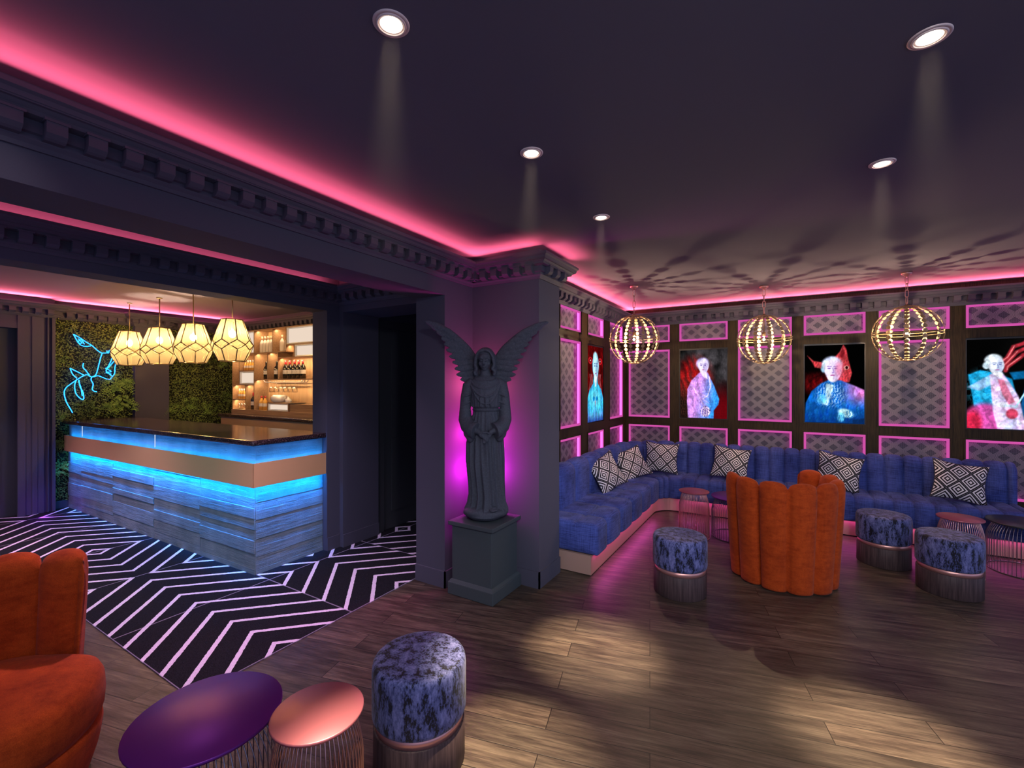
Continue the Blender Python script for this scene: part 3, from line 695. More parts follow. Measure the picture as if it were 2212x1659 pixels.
        put(line([(0.63, 0.6), (0.66, 0.45), (0.60, 0.33), (0.5, 0.28)], 0.012) * body, (255, 225, 250), 0.7)
        put(ell(0.49, 0.79, 0.135, 0.085, 0.25), (200, 190, 250)); face(0.51, 0.755, 1.15, (240, 228, 255), (70, 40, 140), -0.008)
        put(poly([(0.44, 0.66), (0.58, 0.66), (0.60, 0.56), (0.50, 0.60)]), (250, 225, 255))
        put(ell(0.55, 0.10, 0.10, 0.075, 0.2), (245, 215, 250)); put((n3 > 0.55) * ell(0.55, 0.10, 0.11, 0.085, 0.2), (30, 20, 90), 0.8)
        for a in range(4): put(line([(0.48 + a * .035, 0.15), (0.49 + a * .035, 0.06)], 0.008), (120, 90, 190), 0.7)
    if kind == 2:      # stout figure in blue coat beside a red cat ear and eye
        img[:] = 0.006
        cat = np.maximum(poly([(0.52, 0.84), (0.60, 0.90), (0.66, 0.99), (0.71, 0.93), (0.74, 0.80), (0.76, 0.75), (0.80, 0.63), (0.76, 0.52), (0.60, 0.50), (0.45, 0.60)]), poly([(0.40, 0.76), (0.16, 0.79), (0.05, 0.86), (0.13, 0.78), (0.18, 0.71), (0.32, 0.69)]))
        putv(cat, np.stack([0.72 + 0.35 * (n3 - .4), 0.16 + 0.5 * (n2 - .4) ** 2 + 0.1 * n3, 0.20 + 0.2 * n3 * n2], -1))
        put(poly([(0.60, 0.84), (0.65, 0.95), (0.69, 0.88), (0.66, 0.82)]), (95, 10, 20), 0.7)
        put(ell(0.71, 0.70, 0.045, 0.025, 0.2), (240, 170, 160)); put(ell(0.715, 0.70, 0.022, 0.020, 0.2), (40, 0, 5))
        put(ell(0.22, 0.50, 0.30, 0.12, 0.6) * n2, (150, 10, 15), 0.9)
        coat = poly([(0.0, 0.0), (0.02, 0.25), (0.12, 0.40), (0.28, 0.50), (0.42, 0.55), (0.62, 0.54), (0.82, 0.48), (1.0, 0.42), (1.0, 0.0)])
        k = ss(0.55, 0.95, u) * ss(0.15, 0.4, v)
        putv(coat, np.stack([0.02 + 0.78 * k + 0.1 * n3 * n2, 0.28 + 0.35 * n1 * n2 + 0.12 * k, 0.55 + 0.35 * n1 + 0.1 * k], -1))
        put(coat * ss(0.25, 0.0, v), (5, 30, 90), 0.6)
        put((n3 > 0.54) * ell(0.45, 0.36, 0.24, 0.15, 0.4), (150, 190, 235), 0.8)
        put(poly([(0.38, 0.50), (0.50, 0.48), (0.44, 0.32), (0.40, 0.22), (0.30, 0.24), (0.36, 0.36)]), (205, 240, 255)); put((n3 > 0.56) * ell(0.38, 0.30, 0.08, 0.10, 0.3), (60, 120, 190), 0.7)
        put(ell(0.30, 0.30, 0.08, 0.06, 0.4), (90, 190, 240), 0.8)
        put(ell(0.47, 0.74, 0.17, 0.105, 0.2), (205, 215, 250)); put(ell(0.34, 0.69, 0.055, 0.05, 0.3), (170, 215, 245)); put(ell(0.36, 0.74, 0.05, 0.05, 0.3), (215, 235, 252))
        face(0.49, 0.68, 1.55, (242, 225, 252), (90, 50, 150), -0.01)
        put(ell(0.60, 0.68, 0.07, 0.10, 0.6), (235, 110, 140), 0.6)
        put(ell(0.70, 0.13, 0.13, 0.05, 0.3, -0.4), (190, 240, 250)); put((n3 > 0.5) * ell(0.78, 0.12, 0.10, 0.05, 0.3), (20, 90, 150), 0.8); put(ell(0.62, 0.08, 0.06, 0.06, 0.3), (110, 210, 250), 0.9)
        for a in range(4): put(line([(0.57 + a * .03, 0.10), (0.585 + a * .03, 0.02)], 0.006), (10, 90, 160), 0.8)
        put(poly([(0.8, 0.0), (1.0, 0.0), (1.0, 0.07), (0.82, 0.05)]), (8, 40, 90))
    if kind == 3:      # seated figure, red tendrils, blue board, pale bow
        img[:] = 0.012 + 0.06 * (n1 * ss(0.3, 1, u) * ss(0.3, 0.9, v))[..., None] * np.array([1, .9, .8])
        for a in range(3):
            put(line([(0.38 + a * .06, 0.70 - a * .03), (0.52, 0.78 - a * .05), (0.60 + a * .04, 0.90 - a * .06), (0.72, 0.93 - a * .06), (0.80 + a * .04, 0.98 - a * .06)], 0.028), (190, 45, 60), 0.9)
            put(line([(0.40 + a * .06, 0.71 - a * .03), (0.53, 0.79 - a * .05), (0.61 + a * .04, 0.91 - a * .06)], 0.008), (245, 150, 150), 0.7)
        put(poly([(0.55, 0.62), (0.78, 0.64), (0.80, 0.56), (0.60, 0.54)]), (8, 95, 150)); put(poly([(0.62, 0.0), (0.80, 0.70), (1.0, 0.72), (1.0, 0.0)]), (4, 34, 84))
        put(ell(0.90, 0.30, 0.30, 0.35, 0.6) * poly([(0.62, 0.0), (0.80, 0.70), (1.0, 0.72), (1.0, 0.0)]), (20, 120, 190), 0.6)
        put(poly([(0.02, 0.60), (0.18, 0.65), (0.36, 0.62), (0.58, 0.55), (0.66, 0.28), (0.50, 0.20), (0.10, 0.24)]), (20, 150, 205))
        put((n2 > 0.5) * ell(0.25, 0.45, 0.25, 0.2, 0.4), (60, 190, 230), 0.5)
        put(poly([(0.01, 0.46), (0.22, 0.56), (0.40, 0.64), (0.36, 0.50), (0.16, 0.42)]), (180, 200, 245), 0.75)
        put(ell(0.24, 0.10, 0.26, 0.18, 0.2), (205, 80, 165)); put(ell(0.08, 0.06, 0.12, 0.14, 0.4), (200, 30, 60), 0.9)
        body = poly([(0.30, 0.60), (0.46, 0.62), (0.56, 0.50), (0.66, 0.36), (0.70, 0.22), (0.76, 0.0), (0.40, 0.0), (0.34, 0.20), (0.32, 0.40)])
        putv(body, np.stack([0.70 + 0.3 * n1, 0.66 + 0.2 * n2, 0.90 + 0.05 * n1], -1))
        put(poly([(0.40, 0.55), (0.48, 0.54), (0.62, 0.30), (0.54, 0.27), (0.46, 0.38)]), (190, 90, 120), 0.85)
        put(ell(0.58, 0.17, 0.075, 0.055, 0.2), (190, 60, 90)); put(ell(0.46, 0.27, 0.06, 0.03, 0.3), (235, 235, 255))
        put(line([(0.62, 0.24), (0.74, 0.40), (0.86, 0.66)], 0.012), (170, 225, 250)); put(line([(0.50, 0.26), (0.64, 0.25)], 0.02), (200, 225, 250), 0.9)
        put(ell(0.35, 0.755, 0.115, 0.07, 0.2), (225, 240, 250)); put(ell(0.26, 0.70, 0.05, 0.04, 0.3), (210, 235, 250)); face(0.385, 0.70, 1.05, (232, 240, 255), (40, 60, 130), 0.012)
        put(poly([(0.34, 0.63), (0.46, 0.62), (0.46, 0.56), (0.38, 0.58)]), (245, 245, 255))
    lum = img.mean(-1); fold = np.sin(u * 31 + v * 12 + 8 * n1 + 4 * n2); brush = np.sin(u * 9 - v * 47 + 9 * n2)   # painterly folds and brushwork in the picture
    img = img * (1 + (0.15 * fold + 0.07 * brush) * np.clip(lum * 3 - 0.3, 0, 1) * (1 - 0.75 * ell(0.5, 0.71, 0.14, 0.12, 0.4)))[..., None] * (0.86 + 0.28 * n3)[..., None]
    return np.clip(img, 0, 1), NX, NY
def mk_screen_mat():
    m, t, N, L, b = newmat('screen_image'); N.remove(b)
    a = N.new('ShaderNodeVertexColor'); a.layer_name = 'picture'; e = N.new('ShaderNodeEmission'); e.inputs[1].default_value = 1.15
    L.new(a.outputs[0], e.inputs[0]); L.new(e.outputs[0], N['Material Output'].inputs[0]); return m
M['screen'] = mk_screen_mat()
M['bezel'] = plain('screen_bezel', c3(0.012, 0.012, 0.014), 0.4)
def screen(kind, w, h, loc, rz, label):
    t = thing('video_screen', label, 'screen', loc, rz, 'portrait screens of the lounge')
    mb = frame_mesh(w - 0.02, h - 0.02, 0.010, 0.006, 0.010); mb.box((-w / 2, 0.02, 0), (w / 2, 0.05, h)); mb.build('bezel', M['bezel'], t)
    img, nx, ny = art(kind)
    d = uvplane('display', w - 0.02, h - 0.02, M['screen'], t, nx, ny); d.location = (0, 0.012, 0.01)
    lin = np.where(img <= 0.04045, img / 12.92, ((img + 0.055) / 1.055) ** 2.4)
    ca = d.data.color_attributes.new('picture', 'FLOAT_COLOR', 'POINT')
    rgba = np.ones((len(d.data.vertices), 4), np.float32); rgba[:, :3] = lin.reshape(-1, 3); ca.data.foreach_set('color', rgba.ravel())
labs = {1: 'upright screen with a lavender cloaked figure and red fur, left of the middle globe lamp', 3: 'upright screen with a blue-coated figure merged with a red cat ear', 5: 'upright screen with a seated pale figure and red tendrils, at the right edge'}
for n, (i, cx, w_) in enumerate(SCREENS):
    screen(n + 1, w_, 0.95, (cx, 6.47, 1.13), 0, labs[i])
screen(0, 0.568, 0.95, (-1.966, (4.988 + 5.556) / 2, 1.13), pi / 2, 'narrow-looking screen with a cyan figure on red, on the left alcove wall')

# ================================================================ CEILING DOWNLIGHTS
def downlight():
    t = thing('downlight', '', 'ceiling light', (0, 0, CEIL), 0, 'recessed ceiling spots')
    mb = MB()
    for r0, r1, z in [(0.043, 0.053, -0.004), (0.037, 0.044, -0.007), (0.032, 0.038, -0.004)]:
        mb.lathe([(r0, 0), (r0, z), (r1 - 0.002, z), (r1, z * 0.5), (r1, 0)], 40, cap=False)
    mb.build('trim_ring', M['spot_trim'], t)
    MB().lathe([(0.0, -0.012), (0.018, -0.010), (0.030, -0.005), (0.033, -0.001)], 32, cap=False).build('lens', M['lens'], t)
    return t
dl = downlight()
labels = ['large-looking round ceiling spot nearest the long pink cove, top left of centre', 'round ceiling spot with bright lens, second along the pink cove from the front', 'small far ceiling spot just in front of the pillar and globe lamps', 'round ceiling spot in the top right corner of the room', 'round ceiling spot above the rightmost globe lamp']
for i, (x, y, tx, ty) in enumerate(DOWN):
    o = dl if i == 0 else dup(dl, (0, 0, 0))
    o.location = (x, y, CEIL); o['label'] = labels[i]

# faint haze shafts hanging under the spots
def mk_haze():
    m, t, N, L, b = newmat('thin_haze'); N.remove(b)
    v = N.new('ShaderNodeVolumeScatter'); v.inputs['Color'].default_value = c3(0.9, 0.85, 0.9); v.inputs['Anisotropy'].default_value = 0.0
    tc = N.new('ShaderNodeTexCoord'); sx = N.new('ShaderNodeSeparateXYZ'); L.new(tc.outputs['Object'], sx.inputs[0])
    f = math_node(N, L, 'MAXIMUM', math_node(N, L, 'ADD', 1.0, math_node(N, L, 'DIVIDE', sx.outputs[2], 0.85)), 0.0)
    d = math_node(N, L, 'MULTIPLY', f, 0.0075); L.new(d, v.inputs['Density']); L.new(v.outputs[0], N['Material Output'].inputs['Volume']); return m
M['haze'] = mk_haze()
hz = ['haze shaft under the ceiling spot at the top left of centre', 'haze shaft under the second spot along the pink cove', 'haze shaft under the small far spot before the pillar', 'haze shaft under the spot in the top right corner', 'haze shaft under the spot above the rightmost globe lamp']
for i, (x, y, tx, ty) in enumerate(DOWN):
    o = MB().lathe([(0.0, -0.85), (0.105, -0.85), (0.055, -0.012), (0.0, -0.012)], 28, cap=False).build('light_shaft', M['haze']); o.location = (x, y, CEIL)
    tag(o, hz[i], 'light beam', 'faint shafts of light under the spots'); o['kind'] = 'stuff'
# ================================================================ BANQUETTE
RI = 0.22; SX, SY = -1.36, 5.87; S0, S1 = 3.52, 1.97
LA = SY - RI - S0; LBq = RI * pi / 2; LC = S1 - (SX + RI); LT = LA + LBq + LC
def sofa_pt(s, d):
    """point at arc length s (front line), d metres behind the plinth front"""
    if s <= LA: return (SX - d, S0 + s)
    if s <= LA + LBq:
        a = pi - (s - LA) / RI; r = RI + d; return (SX + RI + r * cos(a), SY - RI + r * sin(a))
    return (SX + RI + (s - LA - LBq), SY + d)
sofa = thing('banquette', 'long blue channel-tufted corner sofa on a pale copper plinth along two walls', 'sofa', (0, 0, 0))
SEAMS = []
x = 0.30
while x < LA - 0.05: SEAMS.append(x); x += 0.385
for k in range(1, 4): SEAMS.append(LA + LBq * k / 4.0)
x = LA + LBq + 0.06
while x < LT - 0.05: SEAMS.append(x); x += 0.157
SEAMB = []
x = 0.30
while x < LA - 0.1: SEAMB.append(x); x += 0.385
for k in range(0, 5): SEAMB.append(LA + LBq * (k + 0.5) / 5.0)
x = LA + LBq + 0.06
while x < LT - 0.05: SEAMB.append(x); x += 0.157
def srange(seams):
    S = set([0.0, LT]); e = [0.0] + seams + [LT]
    for a, b in zip(e[:-1], e[1:]):
        for k in range(9): S.add(round(a + (b - a) * (0.5 - 0.5 * cos(pi * k / 8)), 5))
    for t in range(1, 6): S.add(round(0.008 * t, 4)); S.add(round(LT - 0.008 * t, 4))
    return sorted(S)
def groove(s, seams):
    e = [0.0] + seams + [LT]
    for a, b in zip(e[:-1], e[1:]):
        if a <= s <= b:
            if (a == 0.0 or b == LT): 
                q = (s - a) / (b - a); q = max(q, 0.5) if a == 0.0 else min(q, 0.5)
            else: q = (s - a) / (b - a)
            return math.sqrt(max(0.0, 1 - abs(2 * q - 1) ** 3.0))
    return 1
def rr_profile(d0, d1, z0, z1, r, n=6, rb=0.015):
    """rounded rectangle in (d,z) with large radius r on the upper corners"""
    P = []
    for (cx, cz, a0, rad) in [(d1 - rb, z0 + rb, -pi / 2, rb), (d1 - r, z1 - r, 0, r), (d0 + r, z1 - r, pi / 2, r), (d0 + rb, z0 + rb, pi, rb)]:
        for k in range(n + 1): P.append((cx + rad * cos(a0 + pi / 2 * k / n), cz + rad * sin(a0 + pi / 2 * k / n)))
    # subdivide the long edges
    Q = []
    for i in range(len(P)):
        a, b = P[i], P[(i + 1) % len(P)]; L_ = math.hypot(b[0] - a[0], b[1] - a[1]); m = max(1, int(L_ / 0.03))
        for k in range(m): Q.append((a[0] + (b[0] - a[0]) * k / m, a[1] + (b[1] - a[1]) * k / m))
    return Q
def sweep(d0, d1, z0, z1, r, seams, depth, faces, extra=None):
    pr_ = rr_profile(d0, d1, z0, z1, r); S = srange(seams); mb = MB(); cd_, cz = (d0 + d1) / 2, (z0 + z1) / 2
    rows = []
    for s in S:
        g = depth * (1 - groove(s, seams)); e = 0.0
        for q in (s, LT - s):
            if q < 0.045: e = 0.045 - math.sqrt(max(0, 0.045 ** 2 - (0.045 - q) ** 2))
        row = []
        for (d, z) in pr_:
            dd, zz = d, z; nd = (d - cd_) / ((d1 - d0) / 2); nz_ = (z - cz) / ((z1 - z0) / 2)
            if 'f' in faces and nd < -0.2: dd += g * min(1, (-nd - 0.2) * 3) 
            if 't' in faces and nz_ > 0.2: zz -= g * min(1, (nz_ - 0.2) * 3)
            if extra: zz -= extra(s, d) * (1 if nz_ > 0.6 else 0)
            dd -= e * max(-1, min(1, nd * 1.6)); zz -= e * max(-1, min(1, nz_ * 1.6)) * 0.8
            x_, y_ = sofa_pt(s, dd); row.append((x_, y_, zz))
        rows.append(row)
    n = len(pr_); V = [p for r_ in rows for p in r_]; F = []
    for i in range(len(rows) - 1):
        for k in range(n): F.append((i * n + k, i * n + (k + 1) % n, (i + 1) * n + (k + 1) % n, (i + 1) * n + k))
    F.append(tuple(range(n))); F.append(tuple(range((len(rows) - 1) * n, len(rows) * n))[::-1])
    mb.add(V, F, True); return mb
def longseam(s, d):
    if s > LA: return 0.0
    f = min(1, max(0, (LA - s) / 0.4))
    return 0.016 * f * math.exp(-((d - 0.155) / 0.016) ** 2) + 0.010 * math.exp(-((d - 0.015) / 0.008) ** 2)
sweep(-0.055, 0.46, 0.172, 0.435, 0.055, SEAMS, 0.032, 'ft', longseam).build('seat', M['denim'], sofa)
sweep(0.40, 0.595, 0.36, 0.828, 0.085, SEAMB, 0.046, 'ft').build('backrest', M['denim'], sofa)
mb = MB(); S = [0, LA * 0.5, LA] + [LA + LBq * k / 10 for k in range(1, 11)] + [LT * 0.6 + (LA + LBq) * 0.4, LT]
V = []; F = []
for s in S:
    for d, z in [(0, 0.012), (0, 0.170), (0.58, 0.170), (0.58, 0.012)]:
        a = sofa_pt(s, d); V.append((a[0], a[1], z))
for i in range(len(S) - 1):
    for k in range(4): F.append((i * 4 + k, i * 4 + (k + 1) % 4, i * 4 + 4 + (k + 1) % 4, i * 4 + 4 + k))
F += [(0, 1, 2, 3), tuple(range(4 * len(S) - 4, 4 * len(S)))]
mb.add(V, F); mb.build('plinth', M['plinth'], sofa)
mb = MB(); V = []; F = []
for s in S:
    for d, z in [(0.03, 0.0), (0.03, 0.012), (0.55, 0.012), (0.55, 0.0)]:
        a = sofa_pt(max(0.03, s), d); V.append((a[0], a[1], z))
for i in range(len(S) - 1):
    for k in range(4): F.append((i * 4 + k, i * 4 + (k + 1) % 4, i * 4 + 4 + (k + 1) % 4, i * 4 + 4 + k))
F += [(0, 1, 2, 3), tuple(range(4 * len(S) - 4, 4 * len(S)))]
mb.add(V, F); mb.build('recessed_foot', M['black_metal'], sofa)

# ---------------------------------------------------------------- scatter cushions
def cushion_mesh(w=0.42, h=0.40, t=0.125):
    n = 28; me = bpy.data.meshes.new('scatter_cushion'); V = []; UV = []; F = []
    for side in (-1, 1):
        for j in range(n + 1):
            for i in range(n + 1):
                u, v = -1 + 2 * i / n, -1 + 2 * j / n
                e = (1 - u * u) ** 0.55 * (1 - v * v) ** 0.55 if abs(u) < 1 and abs(v) < 1 else 0
                px_ = u * (1 - 0.13 * (1 - v * v)); pz = v * (1 - 0.13 * (1 - u * u))
                V.append((px_ * w / 2, side * (t / 2 * e + 0.002), pz * h / 2)); UV.append(((u + 1) / 2, (v + 1) / 2))
    m = (n + 1) ** 2
    for s_ in (0, 1):
        for j in range(n):
            for i in range(n):
                a = s_ * m + j * (n + 1) + i; q = (a, a + 1, a + n + 2, a + n + 1); F.append(q if s_ == 0 else q[::-1])
    rim = [j for j in range(n)] + [n + j * (n + 1) for j in range(n)] + [m - 1 - j for j in range(n)] + [(n - j) * (n + 1) for j in range(n)]
    for k in range(len(rim)):
        a, b = rim[k], rim[(k + 1) % len(rim)]; F.append((b, a, a + m, b + m))
    me.from_pydata(V, [], F); uv = me.uv_layers.new(name='UVMap')
    for l in me.loops: uv.data[l.index].uv = UV[l.vertex_index]
    me.polygons.foreach_set('use_smooth', [True] * len(me.polygons)); me.materials.append(M['cushion']); return me
CM = cushion_mesh()
def piping_mesh(w=0.42, h=0.40):
    pts = []
    for (a, b) in [((-1, -1), (1, -1)), ((1, -1), (1, 1)), ((1, 1), (-1, 1)), ((-1, 1), (-1, -1))]:
        for k in range(12):
            u = a[0] + (b[0] - a[0]) * k / 12; v = a[1] + (b[1] - a[1]) * k / 12
            pts.append((u * (1 - 0.13 * (1 - v * v)) * w / 2, 0, v * (1 - 0.13 * (1 - u * u)) * h / 2))
    mb = MB(); mb.tube(pts, 0.0045, 6, closed=True); me = mb.mesh('piping'); me.materials.append(M['piping']); return me
M['piping'] = plain('charcoal_piping', c3(0.03, 0.026, 0.035), 0.8)
PM = piping_mesh()
def cushion(loc, yaw, lean, roll, label):
    t = thing('scatter_cushion', label, 'cushion', loc, 0, 'diamond patterned scatter cushions')
    t.rotation_euler = (lean, roll, yaw); t.rotation_mode = 'XYZ'
    for nm, me in (('cover', CM), ('piping', PM)):
        o = bpy.data.objects.new(nm, me); COL.objects.link(o); o.parent = t
cushion((-1.665, 4.80, 0.615), radians(68), radians(-28), radians(-16), 'black and white diamond cushion leaning on the left run of the sofa, nearest the pillar')
cushion((-1.62, 5.60, 0.600), radians(52), radians(-30), radians(-14), 'black and white diamond cushion in the sofa corner, left of the pair there')
cushion((-1.35, 6.02, 0.640), radians(14), radians(-20), radians(4), 'black and white diamond cushion upright in the sofa corner, right of the pair there')
cushion((-0.545, 6.10, 0.630), radians(0), radians(-20), radians(6), 'black and white diamond cushion on the back sofa just left of the orange tub chair')
cushion((0.530, 6.09, 0.630), radians(0), radians(-20), radians(10), 'black and white diamond cushion behind the right arm of the orange chair')
cushion((1.500, 6.09, 0.630), radians(0), radians(-20), radians(8), 'black and white diamond cushion nearest the right end of the sofa')

# ================================================================ TUB CHAIRS
def tub_chair(loc, rz, label):
    t = thing('tub_chair', label, 'chair', loc, rz, 'rust velvet tub chairs')
    # local: opening towards -y, back at +y
    NP = 8; span = radians(246); a0 = pi / 2 - span / 2
    def petal(q):            # 0 at seams, 1 mid petal
        f = (q * NP) % 1.0; return math.sqrt(max(0.0, 1 - abs(2 * f - 1) ** 2.2))
    nu = NP * 12; prof = []
    mbk = MB(); rows = []
    for i in range(nu + 1):
        q = i / nu; ang = a0 + span * q; p = petal(min(q, 0.99999)); edge = min(q, 1 - q) * NP
        endk = 1.0 if edge > 0.5 else math.sqrt(max(0.0, 1 - (1 - edge * 2) ** 2.5))
        drop = 0.10 * max(0, (abs(q - 0.5) * 2 - 0.55)) / 0.45
        H = 0.79 + 0.055 * p
        row = []
        for (k, (s, zf)) in enumerate([(0.7, 0.0), (0.95, 0.004), (1, 0.02), (1, 0.08), (1, 0.2), (1, 0.4), (1, 0.6), (1, 0.8), (1, 0.92), (0.85, 0.975), (0.55, 1.0), (0.2, 1.0), (-0.3, 0.99), (-0.75, 0.965), (-1, 0.91), (-1, 0.80), (-1, 0.66), (-1, 0.52), (-1, 0.40), (-1, 0.1), (-0.9, 0.02), (-0.6, 0.0)]):
            z = 0.006 + zf * H
            taper = 0.372 + 0.042 * min(1, zf / 0.85)
            mid = taper - 0.046; th = 0.042 * endk * (0.62 + 0.38 * p) + 0.004
            bul = 0.042 * (p - 0.65) * (1 if s > 0 else -0.6)
            r = mid + th * s + bul * abs(s)
            row.append((r * cos(ang), r * sin(ang), z))
        rows.append(row)
    n = len(rows[0]); V = [x_ for r_ in rows for x_ in r_]; F = []
    for i in range(nu):
        for k in range(n - 1): F.append((i * n + k, (i + 1) * n + k, (i + 1) * n + k + 1, i * n + k + 1))
        F.append((i * n + n - 1, (i + 1) * n + n - 1, (i + 1) * n, i * n))
    F += [tuple(range(n)), tuple(range(nu * n, nu * n + n))[::-1]]
    mbk.add(V, F, True); mbk.build('backrest', M['rust'], t)
    def bulged(prof, seg=72):        # round cushion that swells out of the opening (towards -y)
        m2 = MB(); m2.lathe(prof, seg, cap=False); out = []
        for (x_, y_, z_) in m2.v:
            dd = abs(math.atan2(x_, -y_)); k = 1 - min(1, max(0, (dd - radians(34)) / radians(40))); k = k * k * (3 - 2 * k)
            f_ = 0.86 + 0.14 * k; out.append((x_ * f_, y_ * f_, z_))
        m2.v = out; return m2
    bulged([(0.0, 0.24), (0.335, 0.24), (0.368, 0.25), (0.382, 0.28), (0.386, 0.33), (0.382, 0.38), (0.366, 0.415), (0.33, 0.435), (0.22, 0.447), (0, 0.452)]).build('seat', M['rust'], t)
    bulged([(0.0, 0.012), (0.315, 0.012), (0.335, 0.03), (0.365, 0.13), (0.378, 0.21), (0.372, 0.245), (0, 0.25)]).build('base', M['rust'], t)
    mb = MB(); mb.lathe([(0.0, 0.0), (0.28, 0.0), (0.28, 0.014), (0, 0.014)], 40, cap=False); mb.build('foot_ring', M['black_metal'], t)
    return t
tub_chair((-2.57, 0.37, 0), radians(138), 'rust orange tub chair at the front left corner, seat facing us')
tub_chair((-0.005, 4.365, 0), radians(-143), 'rust orange channelled tub chair seen from behind, in front of the sofa')

# ================================================================ OTTOMANS
def ottoman():
    t = thing('ottoman', '', 'stool', (0, 0, 0), 0, 'round crushed velvet stools')
    MB().lathe([(0, 0.0), (0.190, 0.0), (0.1925, 0.004), (0.1925, 0.168), (0.189, 0.172), (0, 0.172)], 64, cap=False).build('wooden_base', M['stool_wood'], t)
    MB().lathe([(0.18, 0.170), (0.185, 0.170), (0.185, 0.210), (0.18, 0.210)], 64, cap=False).build('metal_band', M['rose'], t)
    P = [(0, 0.206), (0.185, 0.206), (0.195, 0.212), (0.198, 0.226), (0.198, 0.392), (0.196, 0.412)] + [(0.176 + 0.020 * cos(a), 0.412 + 0.026 * sin(a)) for a in (0.4, 0.8, 1.2)] + [(0.165, 0.440), (0.10, 0.443), (0, 0.444)]
    MB().lathe(P, 64, cap=False).build('cushion', M['crushed'], t)
    return t
ot = ottoman()
for i, (x, y, rz, lab) in enumerate([(-0.68, 3.641, 0.2, 'blue velvet stool left of the orange chair, near the sofa corner'),
                                     (0.775, 5.162, 1.3, 'blue velvet stool farther back, between orange chair and right-hand stool'),
                                     (1.103, 4.717, 2.6, 'blue velvet stool at right, before the pink and dark wire tables'),
                                     (-1.335, 1.445, 0.6, 'large-looking blue velvet stool in the foreground beside the small pink table')]):
    o = ot if i == 0 else dup(ot, (0, 0, 0))
    o.location = (x, y, 0); o.rotation_euler = (0, 0, rz); o['label'] = lab

# ================================================================ WIRE TABLES
def wire_table(R, H, n, top_mat, wire_mat, loc, label, neck=0.74, seg=40, wr=0.0022):
    t = thing('wire_side_table', label, 'table', loc, 0, 'round wire cage side tables')
    MB().lathe([(0, H - 0.012), (R - 0.002, H - 0.012), (R, H - 0.009), (R, H - 0.002), (R - 0.003, H), (0, H)], seg, cap=False).build('tabletop', top_mat, t)
    def prof(f):     # f 0 floor .. 1 top
        k = max(0.0, (f - 0.62) / 0.38); return R * (0.985 - (0.985 - neck) * (k ** 1.9))
    mb = MB(); N_ = 12
    fs = [0.0, 0.2, 0.4, 0.55, 0.64, 0.72, 0.79, 0.85, 0.90, 0.945, 0.975, 1.0]
    for k in range(n):
        a = 2 * pi * k / n
        mb.tube([(prof(f) * cos(a), prof(f) * sin(a), 0.004 + f * (H - 0.018)) for f in fs], wr, 5, cap=False)
    mb.build('wire_cage', wire_mat, t)
    mb = MB(); mb.tube([(prof(0) * cos(2 * pi * k / 48), prof(0) * sin(2 * pi * k / 48), 0.004) for k in range(48)], 0.004, 6, closed=True); mb.build('base_ring', wire_mat, t)
    mb = MB(); mb.tube([(prof(1) * cos(2 * pi * k / 48), prof(1) * sin(2 * pi * k / 48), H - 0.015) for k in range(48)], 0.003, 6, closed=True); mb.build('neck_ring', wire_mat, t)
    return t
M['dark_wire'] = plain('gunmetal_wire', c3(0.30, 0.26, 0.30), 0.3, 1.0)
M['pink_wire'] = plain('rose_wire', c3(0.80, 0.46, 0.42), 0.3, 1.0)
wire_table(0.24, 0.42, 60, M['table_dark'], M['dark_wire'], (-1.762, 0.81, 0), 'larger low dark table in the foreground, purple glow coloured into its top')
wire_table(0.150, 0.48, 56, M['rose_rough'], M['pink_wire'], (-1.366, 0.974, 0), 'small rose gold wire table in the foreground beside the blue stool')
wire_table(0.150, 0.48, 56, M['rose_rough'], M['pink_wire'], (-0.795, 5.02, 0), 'small pink wire table in front of the sofa corner')
wire_table(0.24, 0.42, 60, M['table_dark'], M['dark_wire'], (-0.415, 5.24, 0), 'low dark wire table tinted with purple glow, partly hidden behind the orange chair')
wire_table(0.150, 0.48, 56, M['rose_rough'], M['pink_wire'], (1.28, 5.175, 0), 'small pink wire table behind the right-hand blue stool')
wire_table(0.24, 0.42, 60, M['table_black'], M['dark_wire'], (1.775, 5.53, 0), 'low black-topped wire table at the right edge before the sofa')

